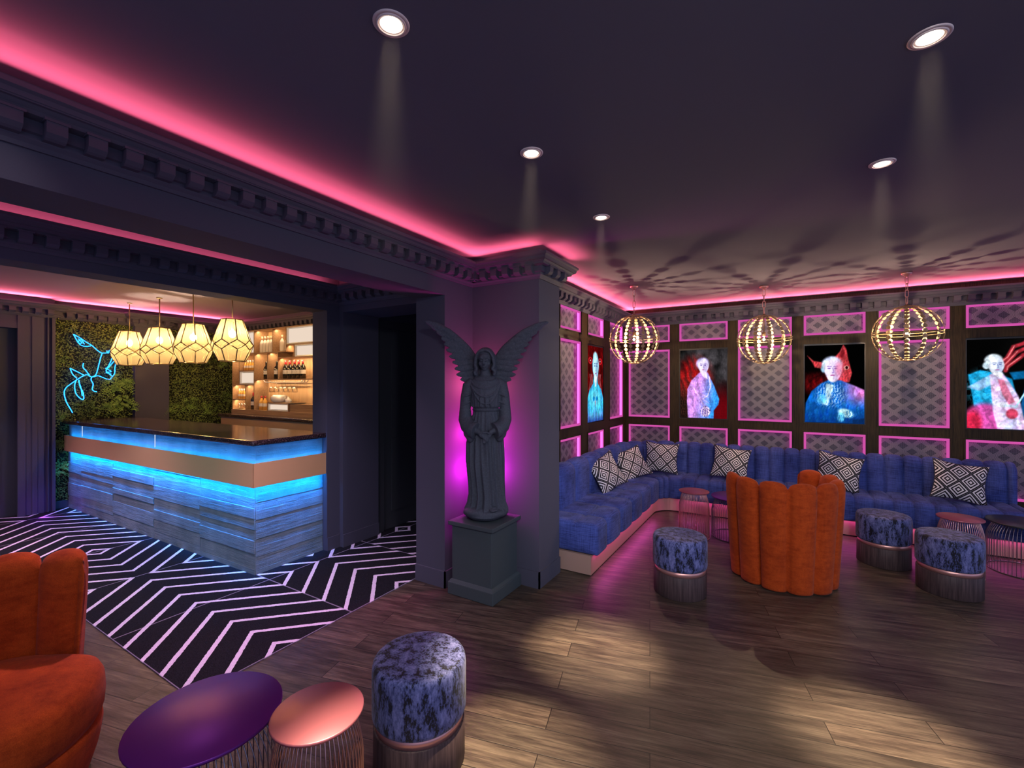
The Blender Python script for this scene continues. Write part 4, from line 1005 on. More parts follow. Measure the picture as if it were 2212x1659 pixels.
# ================================================================ GLOBE PENDANTS
def globe_pendant():
    t = thing('globe_pendant', '', 'pendant lamp', (0, 0, 0), 0, 'gold disc globe lamps')
    zc = 2.08; R = 0.262; top = zc + R
    MB().lathe([(0, CEIL), (0.042, CEIL), (0.042, CEIL - 0.018), (0.036, CEIL - 0.024), (0.020, CEIL - 0.030), (0.012, CEIL - 0.046), (0, CEIL - 0.046)], 24, cap=False).build('canopy', M['rose'], t)
    mb = MB(); z = CEIL - 0.042; k = 0
    while z - 0.062 > top - 0.03:
        w = 0.013; h = 0.036; c = z - h; ax = k % 2
        pts = []
        for a in range(16):
            q = 2 * pi * a / 16; px_ = w * cos(q); pz = c + (h - 0.012) * (1 if sin(q) > 0.01 else -1 if sin(q) < -0.01 else 0) + 0.012 * sin(q)
            pts.append((px_, 0, pz) if ax == 0 else (0, px_, pz))
        mb.tube(pts, 0.0032, 6, closed=True); z -= 2 * h - 0.010; k += 1
    mb.tube([(0, 0, z + 0.002), (0, 0, top - 0.01)], 0.004, 6)
    mb.build('chain', M['rose'], t)
    mb = MB(); mb.lathe([(0, top + 0.012), (0.014, top + 0.010), (0.020, top), (0.030, top - 0.006), (0, top - 0.008)], 20, cap=False)
    mb.tube([(0, 0, top), (0, 0, zc + 0.075)], 0.005, 6); mb.lathe([(0.0, zc + 0.03), (0.016, zc + 0.032), (0.018, zc + 0.075), (0, zc + 0.08)], 16, cap=False)
    mb.build('lamp_holder', M['brass'], t)
    mb = MB()
    for k in range(12):
        a = 2 * pi * k / 12
        mb.tube([(R * cos(b) * cos(a), R * cos(b) * sin(a), zc + R * sin(b)) for b in [(-pi / 2 + pi * j / 30) for j in range(31)]], 0.0018, 5, cap=False)
    for dz in (-0.010, 0.016):
        r = math.sqrt(R * R - dz * dz); mb.tube([(r * cos(2 * pi * j / 64), r * sin(2 * pi * j / 64), zc + dz) for j in range(64)], 0.0026, 5, closed=True)
    mb.lathe([(0.0, zc - R - 0.004), (0.018, zc - R - 0.003), (0.020, zc - R + 0.004), (0, zc - R + 0.006)], 16, cap=False)
    mb.build('wire_frame', M['gold'], t)
    for k in range(12):
        a = 2 * pi * k / 12; mb = MB()
        for j in range(15):
            b = radians(-72 + 144 * j / 14); n_ = Vector((cos(b) * cos(a), cos(b) * sin(a), sin(b))); c = Vector((0, 0, zc)) + n_ * (R - 0.006)
            tilt = Vector((-sin(a), cos(a), 0)) * (0.10 * math.sin(j * 2.3 + k))
            nn = (n_ + tilt).normalized(); q = nn.to_track_quat('Z', 'Y').to_matrix().to_4x4(); q.translation = c
            mb.lathe([(0, -0.0006), (0.0190, -0.0006), (0.0190, 0.0006), (0, 0.0006)], 18, M=q, smooth=False, cap=False)
        mb.build('disc_strand', M['gold'], t)
    MB().ell((0, 0, zc), (0.030, 0.030, 0.036), 18, 12).build('bulb', M['clear_glass'], t)
    MB().ell((0, 0, zc), (0.009, 0.009, 0.009), 12, 8).build('filament', M['bulb'], t)
    return t
gp = globe_pendant()
for i, (x, y, lab) in enumerate([(-1.37, 4.82, 'gold disc globe lamp hanging nearest the pillar and sofa corner'), (-0.17, 5.54, 'gold disc globe lamp hanging in the middle of the three, above the orange chair'), (1.01, 5.57, 'gold disc globe lamp hanging at the right, before the tall lattice panel')]):
    o = gp if i == 0 else dup(gp, (0, 0, 0))
    o.location = (x, y, 0); o.rotation_euler = (0, 0, 0.13 + 0.1 * i); o['label'] = lab
# ================================================================ BAR COUNTER
bar = thing('bar_counter', 'concrete-clad bar with granite top, copper band and blue light strips', 'bar counter', (0, 0, 0)); bar.matrix_world = BAR
LB = 4.14; DB = 0.645
mb = MB(); mb.box((-LB, 0.0, 0.0), (0.0, DB, 1.085)); mb.build('concrete_body', M['concrete'], bar)
cols = [-LB, -3.70, -2.77, -1.78, -0.87, 0.0]
mb = MB(); rb = random.Random(4)
pat = [[0.0, 0.17, 0.33, 0.47, 0.60, 0.735], [0.0, 0.10, 0.20, 0.34, 0.45, 0.52, 0.70], [0.0, 0.13, 0.27, 0.36, 0.42, 0.55, 0.64], [0.0, 0.09, 0.21, 0.31, 0.43, 0.56, 0.72], [0.0, 0.05, 0.18, 0.29, 0.38, 0.47, 0.56, 0.645]]
prot = [[4, 12, 5, 14, 6, 2], [5, 14, 18, 6, 12, 16, 4], [6, 16, 5, 20, 8, 18, 5], [4, 10, 18, 6, 15, 7, 16], [8, 3, 16, 6, 11, 17, 7, 3]]
for c in range(5):
    zs = pat[c]
    for k in range(len(zs)):
        z0 = zs[k]; z1 = zs[k + 1] if k + 1 < len(zs) else 0.742
        p = prot[c][k % len(prot[c])] / 1500.0
        mb.rbox((cols[c] + 0.001, -p - 0.004, z0 + 0.0008), (cols[c + 1] - (0.001 if c < 4 else -0.0), 0.01, z1 - 0.0008), 0.0008, None, 1)
mb.build('front_boards', M['concrete'], bar)
mb = MB(); zz = [0.0, 0.045, 0.15, 0.235, 0.30, 0.37, 0.46, 0.54, 0.605, 0.675, 0.742]
for k in range(len(zz) - 1):
    p = [6, 3, 5, 3, 6, 4, 7, 4, 6, 3][k] / 1300.0
    mb.rbox((-0.01, -0.003, zz[k] + 0.0006), (p + 0.003, DB + 0.0, zz[k + 1] - 0.0006), 0.0008, None, 1)
mb.build('end_boards', M['concrete'], bar)
mb = MB()
for x in (-3.70, -1.78): mb.box((x - 0.006, -0.003, 0.945), (x + 0.006, 0.01, 1.083))
mb.build('edge_highlight', M['edge_shine'], bar)  # bright edge highlights built as thin glowing strips
mb = MB(); V = []
mb.box((-LB, -0.048, 0.743), (0.048, -0.043, 0.943)); mb.box((0.043, -0.048, 0.743), (0.048, DB + 0.03, 0.943))
mb.box((-LB, -0.043, 0.80), (0.0, 0.0, 0.88)); mb.box((0.0, 0.0, 0.80), (0.043, DB + 0.02, 0.88))
mb.box((-LB - 0.002, -0.048, 0.743), (-LB + 0.004, 0.0, 0.943)); mb.build('copper_band', M['copper'], bar)
MB().rbox((-LB - 0.06, -0.055, 1.085), (0.05, DB + 0.05, 1.132), 0.012).build('granite_top', M['granite'], bar)

# ================================================================ BACK COUNTER AND SHELVES
M['brown_panel'] = plain('bronze_brown_panel', c3(0.42, 0.26, 0.17), 0.5, 0.1)
bc = thing('back_counter', 'brown back counter with dark granite top under the bottle shelves', 'counter', (0, 0, 0))
MB().box((-7.46, 3.62, 0.0), (-3.96, 4.05, 1.10)).build('cabinet', M['brown_panel'], bc)
MB().rbox((-7.50, 3.59, 1.10), (-3.96, 4.055, 1.142), 0.008).build('granite_top', M['granite'], bc)
sh = thing('bottle_shelf', 'warm backlit oak bottle shelving with staggered cells behind the bar', 'shelf', (0, 0, 0))
YF, YB = 3.80, 4.04; XR = -4.6
MB().box((-7.478, YB - 0.02, 1.142), (XR, YB, 2.42)).build('back_panel', M['shelf_wood'], sh)
mb = MB(); T = 0.007
def hs(x0, x1, z): mb.box((x0, YF, z - T), (x1, YB - 0.02, z + T))
def vsh(x, z0, z1): mb.box((x - T, YF, z0), (x + T, YB - 0.02, z1))
mb.box((-7.49, YF - 0.01, 1.142), (XR, YB - 0.02, 1.205))
hs(-7.478, XR, 2.412); hs(-7.478, -6.054, 2.064); hs(-6.244, XR, 1.978); hs(-6.864, XR, 1.667); hs(-7.283, -6.864, 1.802); hs(-7.478, -6.864, 1.589); hs(-7.478, -7.098, 1.358)
hs(-6.054, XR, 2.159); hs(-6.511, -6.0, 1.322)
vsh(-7.478, 1.2, 2.412); vsh(-6.864, 1.2, 2.412); vsh(-6.384, 2.064, 2.412); vsh(-6.054, 2.064, 2.412); vsh(-5.861, 1.978, 2.159); vsh(-6.511, 1.667, 2.064); vsh(-6.244, 1.667, 2.064)
vsh(-7.283, 1.589, 2.064); vsh(-7.098, 1.2, 1.589); vsh(-6.511, 1.2, 1.322); vsh(-6.0, 1.2, 1.322)
mb.box((-5.99, YF + 0.02, 1.2), (XR, YB - 0.02, 1.318))
vsh(-5.2, 1.2, 2.412)
mb.build('shelf_boards', M['brownshelf'] if 'brownshelf' in M else M['shelf_wood'], sh)
for (x0, x1, z0, z1) in [(-7.47, -6.872, 2.072, 2.404), (-6.046, -5.21, 2.168, 2.404), (-5.853, -5.21, 1.986, 2.151), (-7.275, -6.872, 1.597, 1.794), (-6.503, -6.008, 1.208, 1.315)]:
    b_ = MB().box((x0 + 0.02, YF + 0.03, z0 + 0.02), (x1 - 0.02, YF + 0.06, z1 - 0.02)).build('light_box', M['box_glow'], sh)
    m2 = MB()
    m2.box((x0, YF + 0.005, z0), (x0 + 0.014, YF + 0.05, z1)); m2.box((x1 - 0.014, YF + 0.005, z0), (x1, YF + 0.05, z1)); m2.box((x0 + 0.014, YF + 0.005, z0), (x1 - 0.014, YF + 0.05, z0 + 0.014)); m2.box((x0 + 0.014, YF + 0.005, z1 - 0.014), (x1 - 0.014, YF + 0.05, z1))
    m2.build('light_box_frame', M['white_glaze'], b_)
# under-shelf LED strips (real lamps in each cell)
for (x0, x1, z) in [(-6.85, -6.40, 2.402), (-6.37, -6.07, 2.402), (-7.46, -6.88, 2.054), (-6.85, -6.53, 2.054), (-6.50, -6.26, 2.054), (-6.04, -5.88, 2.149), (-6.23, -5.3, 1.968), (-6.85, -5.3, 1.656), (-7.46, -7.11, 1.579), (-7.08, -6.88, 1.579), (-7.46, -7.11, 1.347), (-7.46, -7.30, 2.054)]:
    strip('shelf_led', (x0, YF + 0.05, z - 0.002), (x1, YF + 0.05, z - 0.002), (0, 0.45, -1), 4.5, (1.0, 0.66, 0.34), 0.012)
rk = MB()
for y in (3.86, 3.90, 3.95):
    rk.tube([(-6.70, y, 1.66), (-6.69, y, 1.632), (-6.66, y, 1.625), (-5.80, y, 1.625), (-5.77, y, 1.632), (-5.76, y, 1.66)], 0.005, 6)
rack = rk.build('glass_rack', M['black_metal']); tag(rack, 'dark rail rack for wine glasses under the long shelf board', 'rack')

# bottles and glassware -------------------------------------------------------
def bottle(kind):
    if kind == 'white': H, r = 0.245, 0.033; P = [(0, 0), (r, 0), (r, 0.6 * H), (0.6 * r, 0.72 * H), (0.36 * r, 0.78 * H), (0.36 * r, 0.9 * H)]; gm, cm = M['white_glaze'], M['cork']
    elif kind == 'amber': H, r = 0.16, 0.022; P = [(0, 0), (r, 0), (r, 0.58 * H), (0.45 * r, 0.72 * H), (0.36 * r, 0.9 * H)]; gm, cm = M['amber'], M['white_glaze']
    elif kind == 'amber_big': H, r = 0.215, 0.036; P = [(0, 0), (r, 0), (r, 0.62 * H), (0.5 * r, 0.74 * H), (0.34 * r, 0.9 * H)]; gm, cm = M['amber'], M['red']
    else: H, r = 0.262, 0.040; P = [(0, 0), (r, 0), (r, 0.58 * H), (0.85 * r, 0.66 * H), (0.40 * r, 0.76 * H), (0.34 * r, 0.88 * H)]; gm, cm = M['wine_glass_dark'], (M['red'] if kind == 'wine_red' else M['wine_glass_dark'])
    t = thing('bottle', '', 'bottle', (0, 0, 0))
    MB().lathe(P, 20).build('glass_body', gm, t)
    q = P[-1]; MB().lathe([(q[0] * 1.15, q[1] - 0.1 * H), (q[0] * 1.2, q[1] - 0.02 * H), (q[0] * 1.15, H), (0, H)], 14).build('cap', cm, t)
    e = r + 0.0008
    if kind == 'white':
        MB().lathe([(e, 0.06 * H), (e, 0.56 * H)], 20, cap=False).build('label_wrap', M['label'], t)
        b2 = MB()
        for a in range(-3, 2): pass
        b2.grid(lambda i, j: ((e + 0.0006) * cos(pi + 0.35 + 0.16 * i), (e + 0.0006) * sin(pi + 0.35 + 0.16 * i), 0.03 * H + j * 0.26 * H), 7, 3)
        b2.build('label_band', M['label_black'], t)
        b3 = MB(); b3.grid(lambda i, j: ((e + 0.0006) * cos(pi + 0.35 + 0.16 * i), (e + 0.0006) * sin(pi + 0.35 + 0.16 * i), 0.57 * H * 0.55 + j * 0.13 * H), 7, 3); b3.build('label_band', M['red'], t)
    else:
        MB().lathe([(e, 0.26 * H), (e, 0.48 * H)], 20, cap=False).build('label_wrap', M['label'], t)
        b2 = MB()
        for (da, z, w_) in [(0.0, 0.42, 0.5), (0.3, 0.36, 0.35), (-0.35, 0.33, 0.3)]:
            b2.grid(lambda i, j: ((e + 0.0006) * cos(-pi / 2 - 0.35 + da + w_ * (i - 2) / 4), (e + 0.0006) * sin(-pi / 2 - 0.35 + da + w_ * (i - 2) / 4), z * H + j * 0.022 * H), 5, 2)
        b2.build('label_print', M['label_black'], t)
    return t
def row(kind, xs, z, y, labels, group, cat='bottle'):
    src = None
    for i, x in enumerate(xs):
        if src is None: src = bottle(kind); o = src
        else: o = dup(src, (0, 0, 0))
        o.location = (x, y, z); o['label'] = labels[i] if isinstance(labels, list) else labels; o['group'] = group; o['category'] = cat
nth = ['leftmost', 'second from left', 'third from left', 'fourth from left', 'rightmost']
row('white', [-6.768, -6.688, -6.608, -6.531, -6.462], 2.072, 3.87, ['white spirit bottle with printed side band, %s of five on the top shelf' % n for n in nth], 'white bottles on the top shelf')
row('white', [-6.255, -6.13], 2.072, 3.87, ['white spirit bottle standing forward in the cell next to the big light box', 'white spirit bottle at the cell edge touching the big light box'], 'white bottles in the second top cell')
row('amber', [-7.211, -7.142, -7.074, -7.009], 1.81, 3.86, ['small amber bottle above the square light box, %s of four' % n for n in ('leftmost', 'second from left', 'third from left', 'rightmost')], 'amber bottles above the light box')
row('amber', [-7.379, -7.316, -7.251], 1.366, 3.86, ['small amber bottle on the low left shelf, %s of three' % n for n in ('left', 'middle', 'right')], 'amber bottles on the low left shelf')
row('amber_big', [-6.785, -6.690], 1.205, 3.87, ['larger amber bottle with red cap on the base board, left of the two', 'larger amber bottle with red cap on the base board, right of the two'], 'large amber bottles on the base board')
row('wine', [-6.655, -6.385], 1.675, 3.87, ['dark wine bottle alone in the left narrow cell of the middle shelf', 'dark wine bottle alone in the right narrow cell of the middle shelf'], 'single dark wine bottles')
row('wine_red', [-6.166, -6.065, -5.954, -5.857, -5.762], 1.675, 3.87, ['red-capped wine bottle, %s of five in the middle shelf row' % n for n in nth], 'red capped wine bottles')
row('wine_red', [-7.0], 1.205, 3.87, ['single red-capped wine bottle standing on the base board'], 'lone wine bottle')
row('wine', [-7.40], 1.597, 3.92, ['dark bottle in the narrow far left cell'], 'lone dark bottle')
def wineglass(hang=True, s=1.0):
    t = thing('wine_glass', '', 'glass', (0, 0, 0))
    b = MB(); b.lathe([(0.0, 0.075), (0.012, 0.078), (0.030, 0.095), (0.037, 0.125), (0.033, 0.155), (0.031, 0.155), (0.035, 0.125), (0.028, 0.097), (0.0, 0.08)], 20, cap=False); b.build('bowl', M['clear_glass'], t)
    b = MB(); b.lathe([(0.004, 0.076), (0.0035, 0.006), (0.030, 0.002), (0.030, 0.0), (0, 0.0)], 16, cap=False); b.build('stem', M['clear_glass'], t)
    return t
def glasses(xs, z, s, labels, group):
    src = None
    for i, x in enumerate(xs):
        o = wineglass() if src is None else dup(src, (0, 0, 0)); src = src or o
        o.location = (x, 3.88, z); o.rotation_euler = (pi, 0, 0); o.scale = (s, s, s); o['label'] = labels[i]; o['group'] = group
six = ['leftmost', 'second from left', 'third from left', 'fourth from left', 'fifth from left', 'rightmost']
glasses([-6.534, -6.417, -6.293, -6.183, -6.072, -5.962], 1.642, 1.05, ['clear wine glass hanging upside down from the rack, %s of six' % n for n in six], 'hanging wine glasses')
glasses([-7.42, -7.34, -7.255, -7.17], 1.350, 0.72, ['small clear glass hanging under the low left shelf, %s of four' % n for n in ('leftmost', 'second from left', 'third from left', 'rightmost')], 'small hanging glasses')
tp = thing('teapot', 'white rounded pot on the low light box between the shelves', 'pot', (-6.336, 3.88, 1.329))
MB().lathe([(0, 0), (0.075, 0.0), (0.105, 0.02), (0.118, 0.055), (0.110, 0.09), (0.085, 0.108), (0, 0.112)], 28, cap=False).build('pot_body', M['white_glaze'], tp)
MB().tube([(0.105, 0, 0.085), (0.135, 0, 0.08), (0.140, 0, 0.05), (0.112, 0, 0.03)], 0.006, 8).build('handle', M['white_glaze'], tp)
MB().grid(lambda i, j: (0.119 * cos(-2.35 + i * 0.12), 0.119 * sin(-2.35 + i * 0.12), 0.04 + 0.014 * j), 4, 3).build('print', M['label_black'], tp)
cp = thing('cream_jug', 'small white jug with pointed lid beside the white pot', 'jug', (-6.12, 3.88, 1.329))
MB().lathe([(0, 0), (0.035, 0.0), (0.046, 0.02), (0.044, 0.045), (0.02, 0.065), (0.012, 0.085), (0, 0.088)], 20, cap=False).build('jug_body', M['white_glaze'], cp)
MB().tube([(0.04, 0, 0.04), (0.06, 0, 0.035), (0.058, 0, 0.018), (0.042, 0, 0.012)], 0.004, 6).build('handle', M['white_glaze'], cp)
tr = MB().lathe([(0, 0), (0.09, 0.0), (0.115, 0.008), (0.112, 0.010), (0.088, 0.004), (0, 0.004)], 28, cap=False).build('serving_plate', M['label_black']); tr.location = (-5.93, 3.90, 1.319)
tag(tr, 'flat black plate lying on the ledge right of the white jug', 'plate')

# ================================================================ GREEN WALLS
def leaf_quad(mb, c, n, up, L_, w_, bend):
    s = n.cross(up).normalized(); 
    p = [c, c + up * L_ * 0.5 + s * w_ + n * bend * 0.5, c + up * L_ + n * bend * -0.2, c + up * L_ * 0.5 - s * w_ + n * bend * 0.5]
    mid = c + up * L_ * 0.5 + n * bend * 0.1
    k = len(mb.v); mb.v += [tuple(q) for q in p] + [tuple(mid)]; mb.f += [(k, k + 1, k + 4), (k + 1, k + 2, k + 4), (k + 2, k + 3, k + 4), (k + 3, k, k + 4)]; mb.sm += [False] * 4
def living_wall(y0, y1, z0, z1, seed, label, ferns):
    rs = random.Random(seed)
    t = thing('living_wall', label, 'green wall', (-8.0, (y0 + y1) / 2, z0)); oy = (y0 + y1) / 2
    MB().box((0.002, y0 - oy, 0), (0.02, y1 - oy, z1 - z0)).build('backing_board', M['soil'], t)
    mb = MB(); n_ = int((y1 - y0) * (z1 - z0) * 4600)
    for k in range(n_):
        y = rs.uniform(y0, y1) - oy; z = rs.uniform(0, z1 - z0)
        d = 0.02 + 0.075 * rs.random() ** 1.3 * (0.6 + 0.5 * noise.noise(Vector((y * 6, z * 6, seed))))
        n = Vector((1, rs.gauss(0, 0.5), rs.gauss(0.25, 0.5))).normalized(); a = rs.uniform(0, 2 * pi)
        up = (Vector((0, cos(a), sin(a) - 0.3)) + Vector((0.5, 0, 0))).normalized(); up = (up - n * up.dot(n)).normalized()
        L_ = rs.uniform(0.014, 0.032)
        leaf_quad(mb, Vector((d, y, z)), n, up, L_, L_ * 0.30, L_ * 0.3)
    fo = mb.build('foliage', M['leaf'], t); fo['kind'] = 'stuff'
    for (fy, fz, R_, cnt, broad) in ferns:
        mb = MB()
        for k in range(cnt):
            a = rs.uniform(-0.4, pi + 0.4); L_ = R_ * rs.uniform(0.5, 1.0)
            b0 = Vector((0.06, fy - oy + rs.gauss(0, R_ * 0.35), fz - z0 + rs.gauss(0, R_ * 0.35)))
            pts = [b0 + Vector((0.07 * sin(q * 1.8), cos(a) * q * L_, sin(a) * q * L_ * 0.8 - 0.75 * L_ * q * q)) for q in [j / 7 for j in range(8)]]
            for j in range(1, 8):
                tdir = (pts[j] - pts[j - 1]).normalized()
                for sd in (-1, 1):
                    side = Vector((0.25, -tdir.z * sd, tdir.y * sd)).normalized(); up = (side + tdir * 0.5).normalized()
                    l2 = L_ * (0.34 if broad else 0.26) * (1 - 0.085 * j)
                    nrm = Vector((1, rs.gauss(0, .2), rs.gauss(.3, .2))).normalized(); up = (up - nrm * up.dot(nrm) * 0.8).normalized()
                    leaf_quad(mb, pts[j], nrm, up, l2, l2 * (0.26 if broad else 0.13), l2 * 0.25)
        mb.build('fern_clump', M['fern'], t)
living_wall(1.865, 2.685, 0.105, 2.43, 1, 'green plant wall behind the blue neon, left of the dark pilaster', [(2.52, 1.60, 0.16, 26, True), (2.55, 1.32, 0.16, 24, True), (2.33, 1.28, 0.15, 20, False), (2.12, 1.30, 0.12, 12, False), (1.93, 1.90, 0.14, 14, False), (1.93, 1.2, 0.13, 10, False), (1.94, 0.80, 0.15, 16, False), (1.95, 0.5, 0.15, 14, True)])
living_wall(3.105, 4.055, 0.105, 2.43, 2, 'green plant wall between the dark pilaster and the bottle shelves', [(3.40, 1.28, 0.17, 24, False), (3.66, 1.22, 0.15, 20, False), (3.20, 1.25, 0.14, 14, False), (3.85, 1.95, 0.12, 12, True), (3.25, 1.6, 0.1, 8, False), (3.9, 1.4, 0.15, 14, False)])

# ---------------------------------------------------------------- neon sign
NEON = [[(2.041, 2.247), (2.106, 2.204), (2.16, 2.159), (2.223, 2.113), (2.3, 2.034), (2.353, 2.02), (2.424, 2.053), (2.492, 2.133)],
[(2.041, 2.247), (2.066, 2.189), (2.09, 2.137), (2.123, 2.106), (2.173, 2.098), (2.223, 2.113)],
[(2.09, 2.192), (2.123, 2.139), (2.086, 2.142), (2.115, 2.183), (2.148, 2.124)],
[(2.353, 2.02), (2.326, 2.007), (2.3, 1.892), (2.283, 1.801), (2.262, 1.722), (2.223, 1.693)],
[(2.46, 2.073), (2.433, 1.955), (2.397, 1.85), (2.37, 1.804), (2.397, 1.827), (2.46, 1.922), (2.478, 1.911), (2.464, 1.829), (2.46, 1.748), (2.428, 1.69), (2.397, 1.661), (2.335, 1.689), (2.283, 1.711), (2.223, 1.693), (2.181, 1.72), (2.148, 1.714), (2.09, 1.669), (2.025, 1.609), (1.97, 1.549), (1.954, 1.479), (1.974, 1.371), (2.005, 1.294), (2.033, 1.227)],
[(2.397, 1.827), (2.37, 1.781), (2.406, 1.736), (2.437, 1.702)],
[(2.362, 1.815), (2.424, 1.771), (2.37, 1.758), (2.424, 1.736)],
[(2.009, 1.804), (2.066, 1.768), (2.148, 1.714)], [(2.009, 1.804), (2.033, 1.729), (2.074, 1.675)],
[(2.139, 1.875), (2.135, 1.819), (2.164, 1.776), (2.198, 1.715)],
[(2.223, 1.693), (2.215, 1.654), (2.236, 1.598), (2.227, 1.53), (2.249, 1.502), (2.274, 1.496)],
[(2.074, 1.664), (2.054, 1.587), (2.062, 1.488), (2.098, 1.422), (2.139, 1.398), (2.135, 1.487), (2.106, 1.565), (2.094, 1.653)],
[(2.09, 1.642), (2.115, 1.543), (2.127, 1.443)], [(2.376, 2.055), (2.39, 2.02), (2.405, 2.06), (2.42, 2.03), (2.433, 2.066)]]
def smooth_pts(P, n=6):
    Q = []
    for i in range(len(P) - 1):
        p0 = P[max(0, i - 1)]; p1 = P[i]; p2 = P[i + 1]; p3 = P[min(len(P) - 1, i + 2)]
        for k in range(n):
            t = k / n; Q.append(tuple(0.5 * ((2 * b) + (-a + c) * t + (2 * a - 5 * b + 4 * c - d) * t * t + (-a + 3 * b - 3 * c + d) * t ** 3) for a, b, c, d in zip(p0, p1, p2, p3)))
    Q.append(P[-1]); return Q
mb = MB()
for P in NEON: mb.tube([(-7.885, y, z) for y, z in smooth_pts(P)], 0.0055, 6)
neon = thing('neon_sign', 'electric blue neon line drawing like a branch, mounted on the green wall', 'neon sign', (0, 0, 0))
mb.build('neon_tube', M['neon'], neon)
mb = MB()
for (y, z) in [(2.041, 2.247), (2.353, 2.02), (2.033, 1.227), (2.46, 1.748), (2.223, 1.693), (2.274, 1.496), (2.139, 1.398), (2.009, 1.804)]:
    mb.tube([(-7.98, y, z), (-7.89, y, z)], 0.004, 6)
mb.build('standoff', M['black_metal'], neon)

# ================================================================ LANTERN PENDANTS
def lantern():
    t = thing('lantern_pendant', '', 'pendant lamp', (0, 0, 0), 0, 'ivory lanterns over the bar')
    z0, H = 1.845, 0.44; n = 8
    def ring(r, f, off=0.0): return [Vector((r * cos(2 * pi * (k + off) / n), r * sin(2 * pi * (k + off) / n), z0 + f * H)) for k in range(n)]
    A = ring(0.105, 1.0); B = ring(0.180, 0.50); C = ring(0.197, 0.385, 0.5); D = ring(0.183, 0.27); E_ = ring(0.128, 0.0)
    V = A + B + C + D + E_; F = []
    for k in range(n):
        q = (k + 1) % n; pv = (k - 1) % n
        F.append((k, n + k, 2 * n + k, n + q, q)); F.append((n + k, 2 * n + pv, 3 * n + k, 2 * n + k)); F.append((3 * n + k, 4 * n + k, 4 * n + q, 3 * n + q, 2 * n + k))
    MB().add(V, F).build('glass_shade', M['shade'], t)
    mb = MB(); r = 0.0055
    for k in range(n):
        q = (k + 1) % n; pv = (k - 1) % n
        for a, b in [(A[k], A[q]), (A[k], B[k]), (B[k], C[k]), (B[k], C[pv]), (D[k], C[k]), (D[k], C[pv]), (D[k], E_[k]), (E_[k], E_[q])]: mb.tube([a, b], r, 5)
    for k in (0, 2, 4, 6): mb.tube([A[k], Vector((0, 0, z0 + H))], 0.003, 5)
    mb.build('leading', M['brass'], t)
    mb = MB(); mb.tube([(0, 0, z0 + H - 0.03), (0, 0, CEIL - 0.005)], 0.006, 8); mb.build('rod', M['brass'], t)
    MB().lathe([(0, CEIL), (0.032, CEIL), (0.030, CEIL - 0.008), (0.012, CEIL - 0.014), (0, CEIL - 0.014)], 20, cap=False).build('canopy', M['brass'], t)
    MB().lathe([(0, z0 + 0.33), (0.016, z0 + 0.33), (0.016, z0 + 0.42), (0, z0 + 0.42)], 14, cap=False).build('lamp_holder', M['brass'], t)
    MB().ell((0, 0, z0 + 0.29), (0.032, 0.032, 0.04), 16, 10).build('bulb', M['lantern_bulb'], t)
    return t
M['lantern_bulb'] = emit('lantern_bulb', (1.0, 0.72, 0.42), 1300.0)
ln = lantern()
for i, (x, y, n_) in enumerate([(-7.33, 2.44, 'leftmost of the four, in front of the blue neon'), (-6.56, 2.48, 'second from left, before the dark pilaster'), (-5.80, 2.52, 'third from left, before the right green wall'), (-5.04, 2.56, 'rightmost and largest-looking, before the bottle shelves')]):
    o = ln if i == 0 else dup(ln, (0, 0, 0))
    o.location = (x, y, 0); o.rotation_euler = (0, 0, 0.35 + 0.07 * i); o['label'] = 'ivory faceted lantern over the bar, ' + n_
# ================================================================ ANGEL STATUE
def remeshed(mb, name, mat, parent, voxel, smooth=4, fac=0.5):
    me = mb.mesh(name + '_raw'); o = bpy.data.objects.new(name + '_raw', me); COL.objects.link(o)
    r = o.modifiers.new('r', 'REMESH'); r.mode = 'VOXEL'; r.voxel_size = voxel; r.use_smooth_shade = True
    s = o.modifiers.new('s', 'SMOOTH'); s.iterations = smooth; s.factor = fac
    bpy.context.view_layer.update()
    dg = bpy.context.evaluated_depsgraph_get(); me2 = bpy.data.meshes.new_from_object(o.evaluated_get(dg))
    bpy.data.objects.remove(o, do_unlink=True); bpy.data.meshes.remove(me)
    me2.name = name; me2.materials.clear(); me2.materials.append(mat); me2.polygons.foreach_set('use_smooth', [True] * len(me2.polygons))
    q = bpy.data.objects.new(name, me2); COL.objects.link(q); q.parent = parent; return q
PX, PY = -1.985, 2.885
pd = thing('pedestal', 'square dark grey pedestal in the niche carrying the angel statue', 'pedestal', (PX, PY, 0))
MB().rbox((-0.207, -0.207, 0.0), (0.207, 0.207, 0.095), 0.006).build('base_block', M['pedestal'], pd)
mb = MB(); mb.lathe([(0.207 * 1.414 - 0.01, 0.095), (0.27, 0.108), (0.262, 0.115)], 4, M=Matrix.Rotation(pi / 4, 4, 'Z'), smooth=False, cap=False)
mb.rbox((-0.182, -0.182, 0.09), (0.182, 0.182, 0.525), 0.004); mb.build('shaft', M['pedestal'], pd)
MB().rbox((-0.205, -0.205, 0.525), (0.205, 0.205, 0.557), 0.005).build('top_slab', M['pedestal'], pd)
an = thing('angel_statue', 'dark stone angel statue with raised wings and clasped hands, on the pedestal', 'statue', (PX, PY, 0.563), radians(34))
V3 = Vector
def rot_to(d, nrm):
    x = V3(d).normalized(); n = V3(nrm); n = (n - x * n.dot(x)).normalized(); y = n.cross(x); return Matrix((x, y, n)).transposed()
# rock
mb = MB()
mb.ell((0.005, 0, 0.045), (0.178, 0.150, 0.052), 32, 14)
mb.ell((-0.05, -0.03, 0.06), (0.115, 0.11, 0.045), 24, 12); mb.ell((0.07, -0.02, 0.05), (0.10, 0.115, 0.045), 24, 12)
mb.lathe([(0, 0.0), (0.12, 0.0), (0.155, 0.03), (0.10, 0.06), (0, 0.06)], 28, cap=False)
remeshed(mb, 'rock_base', M['statue'], an, 0.006, 6)
# body -----------------------------------------------------------------
mb = MB()
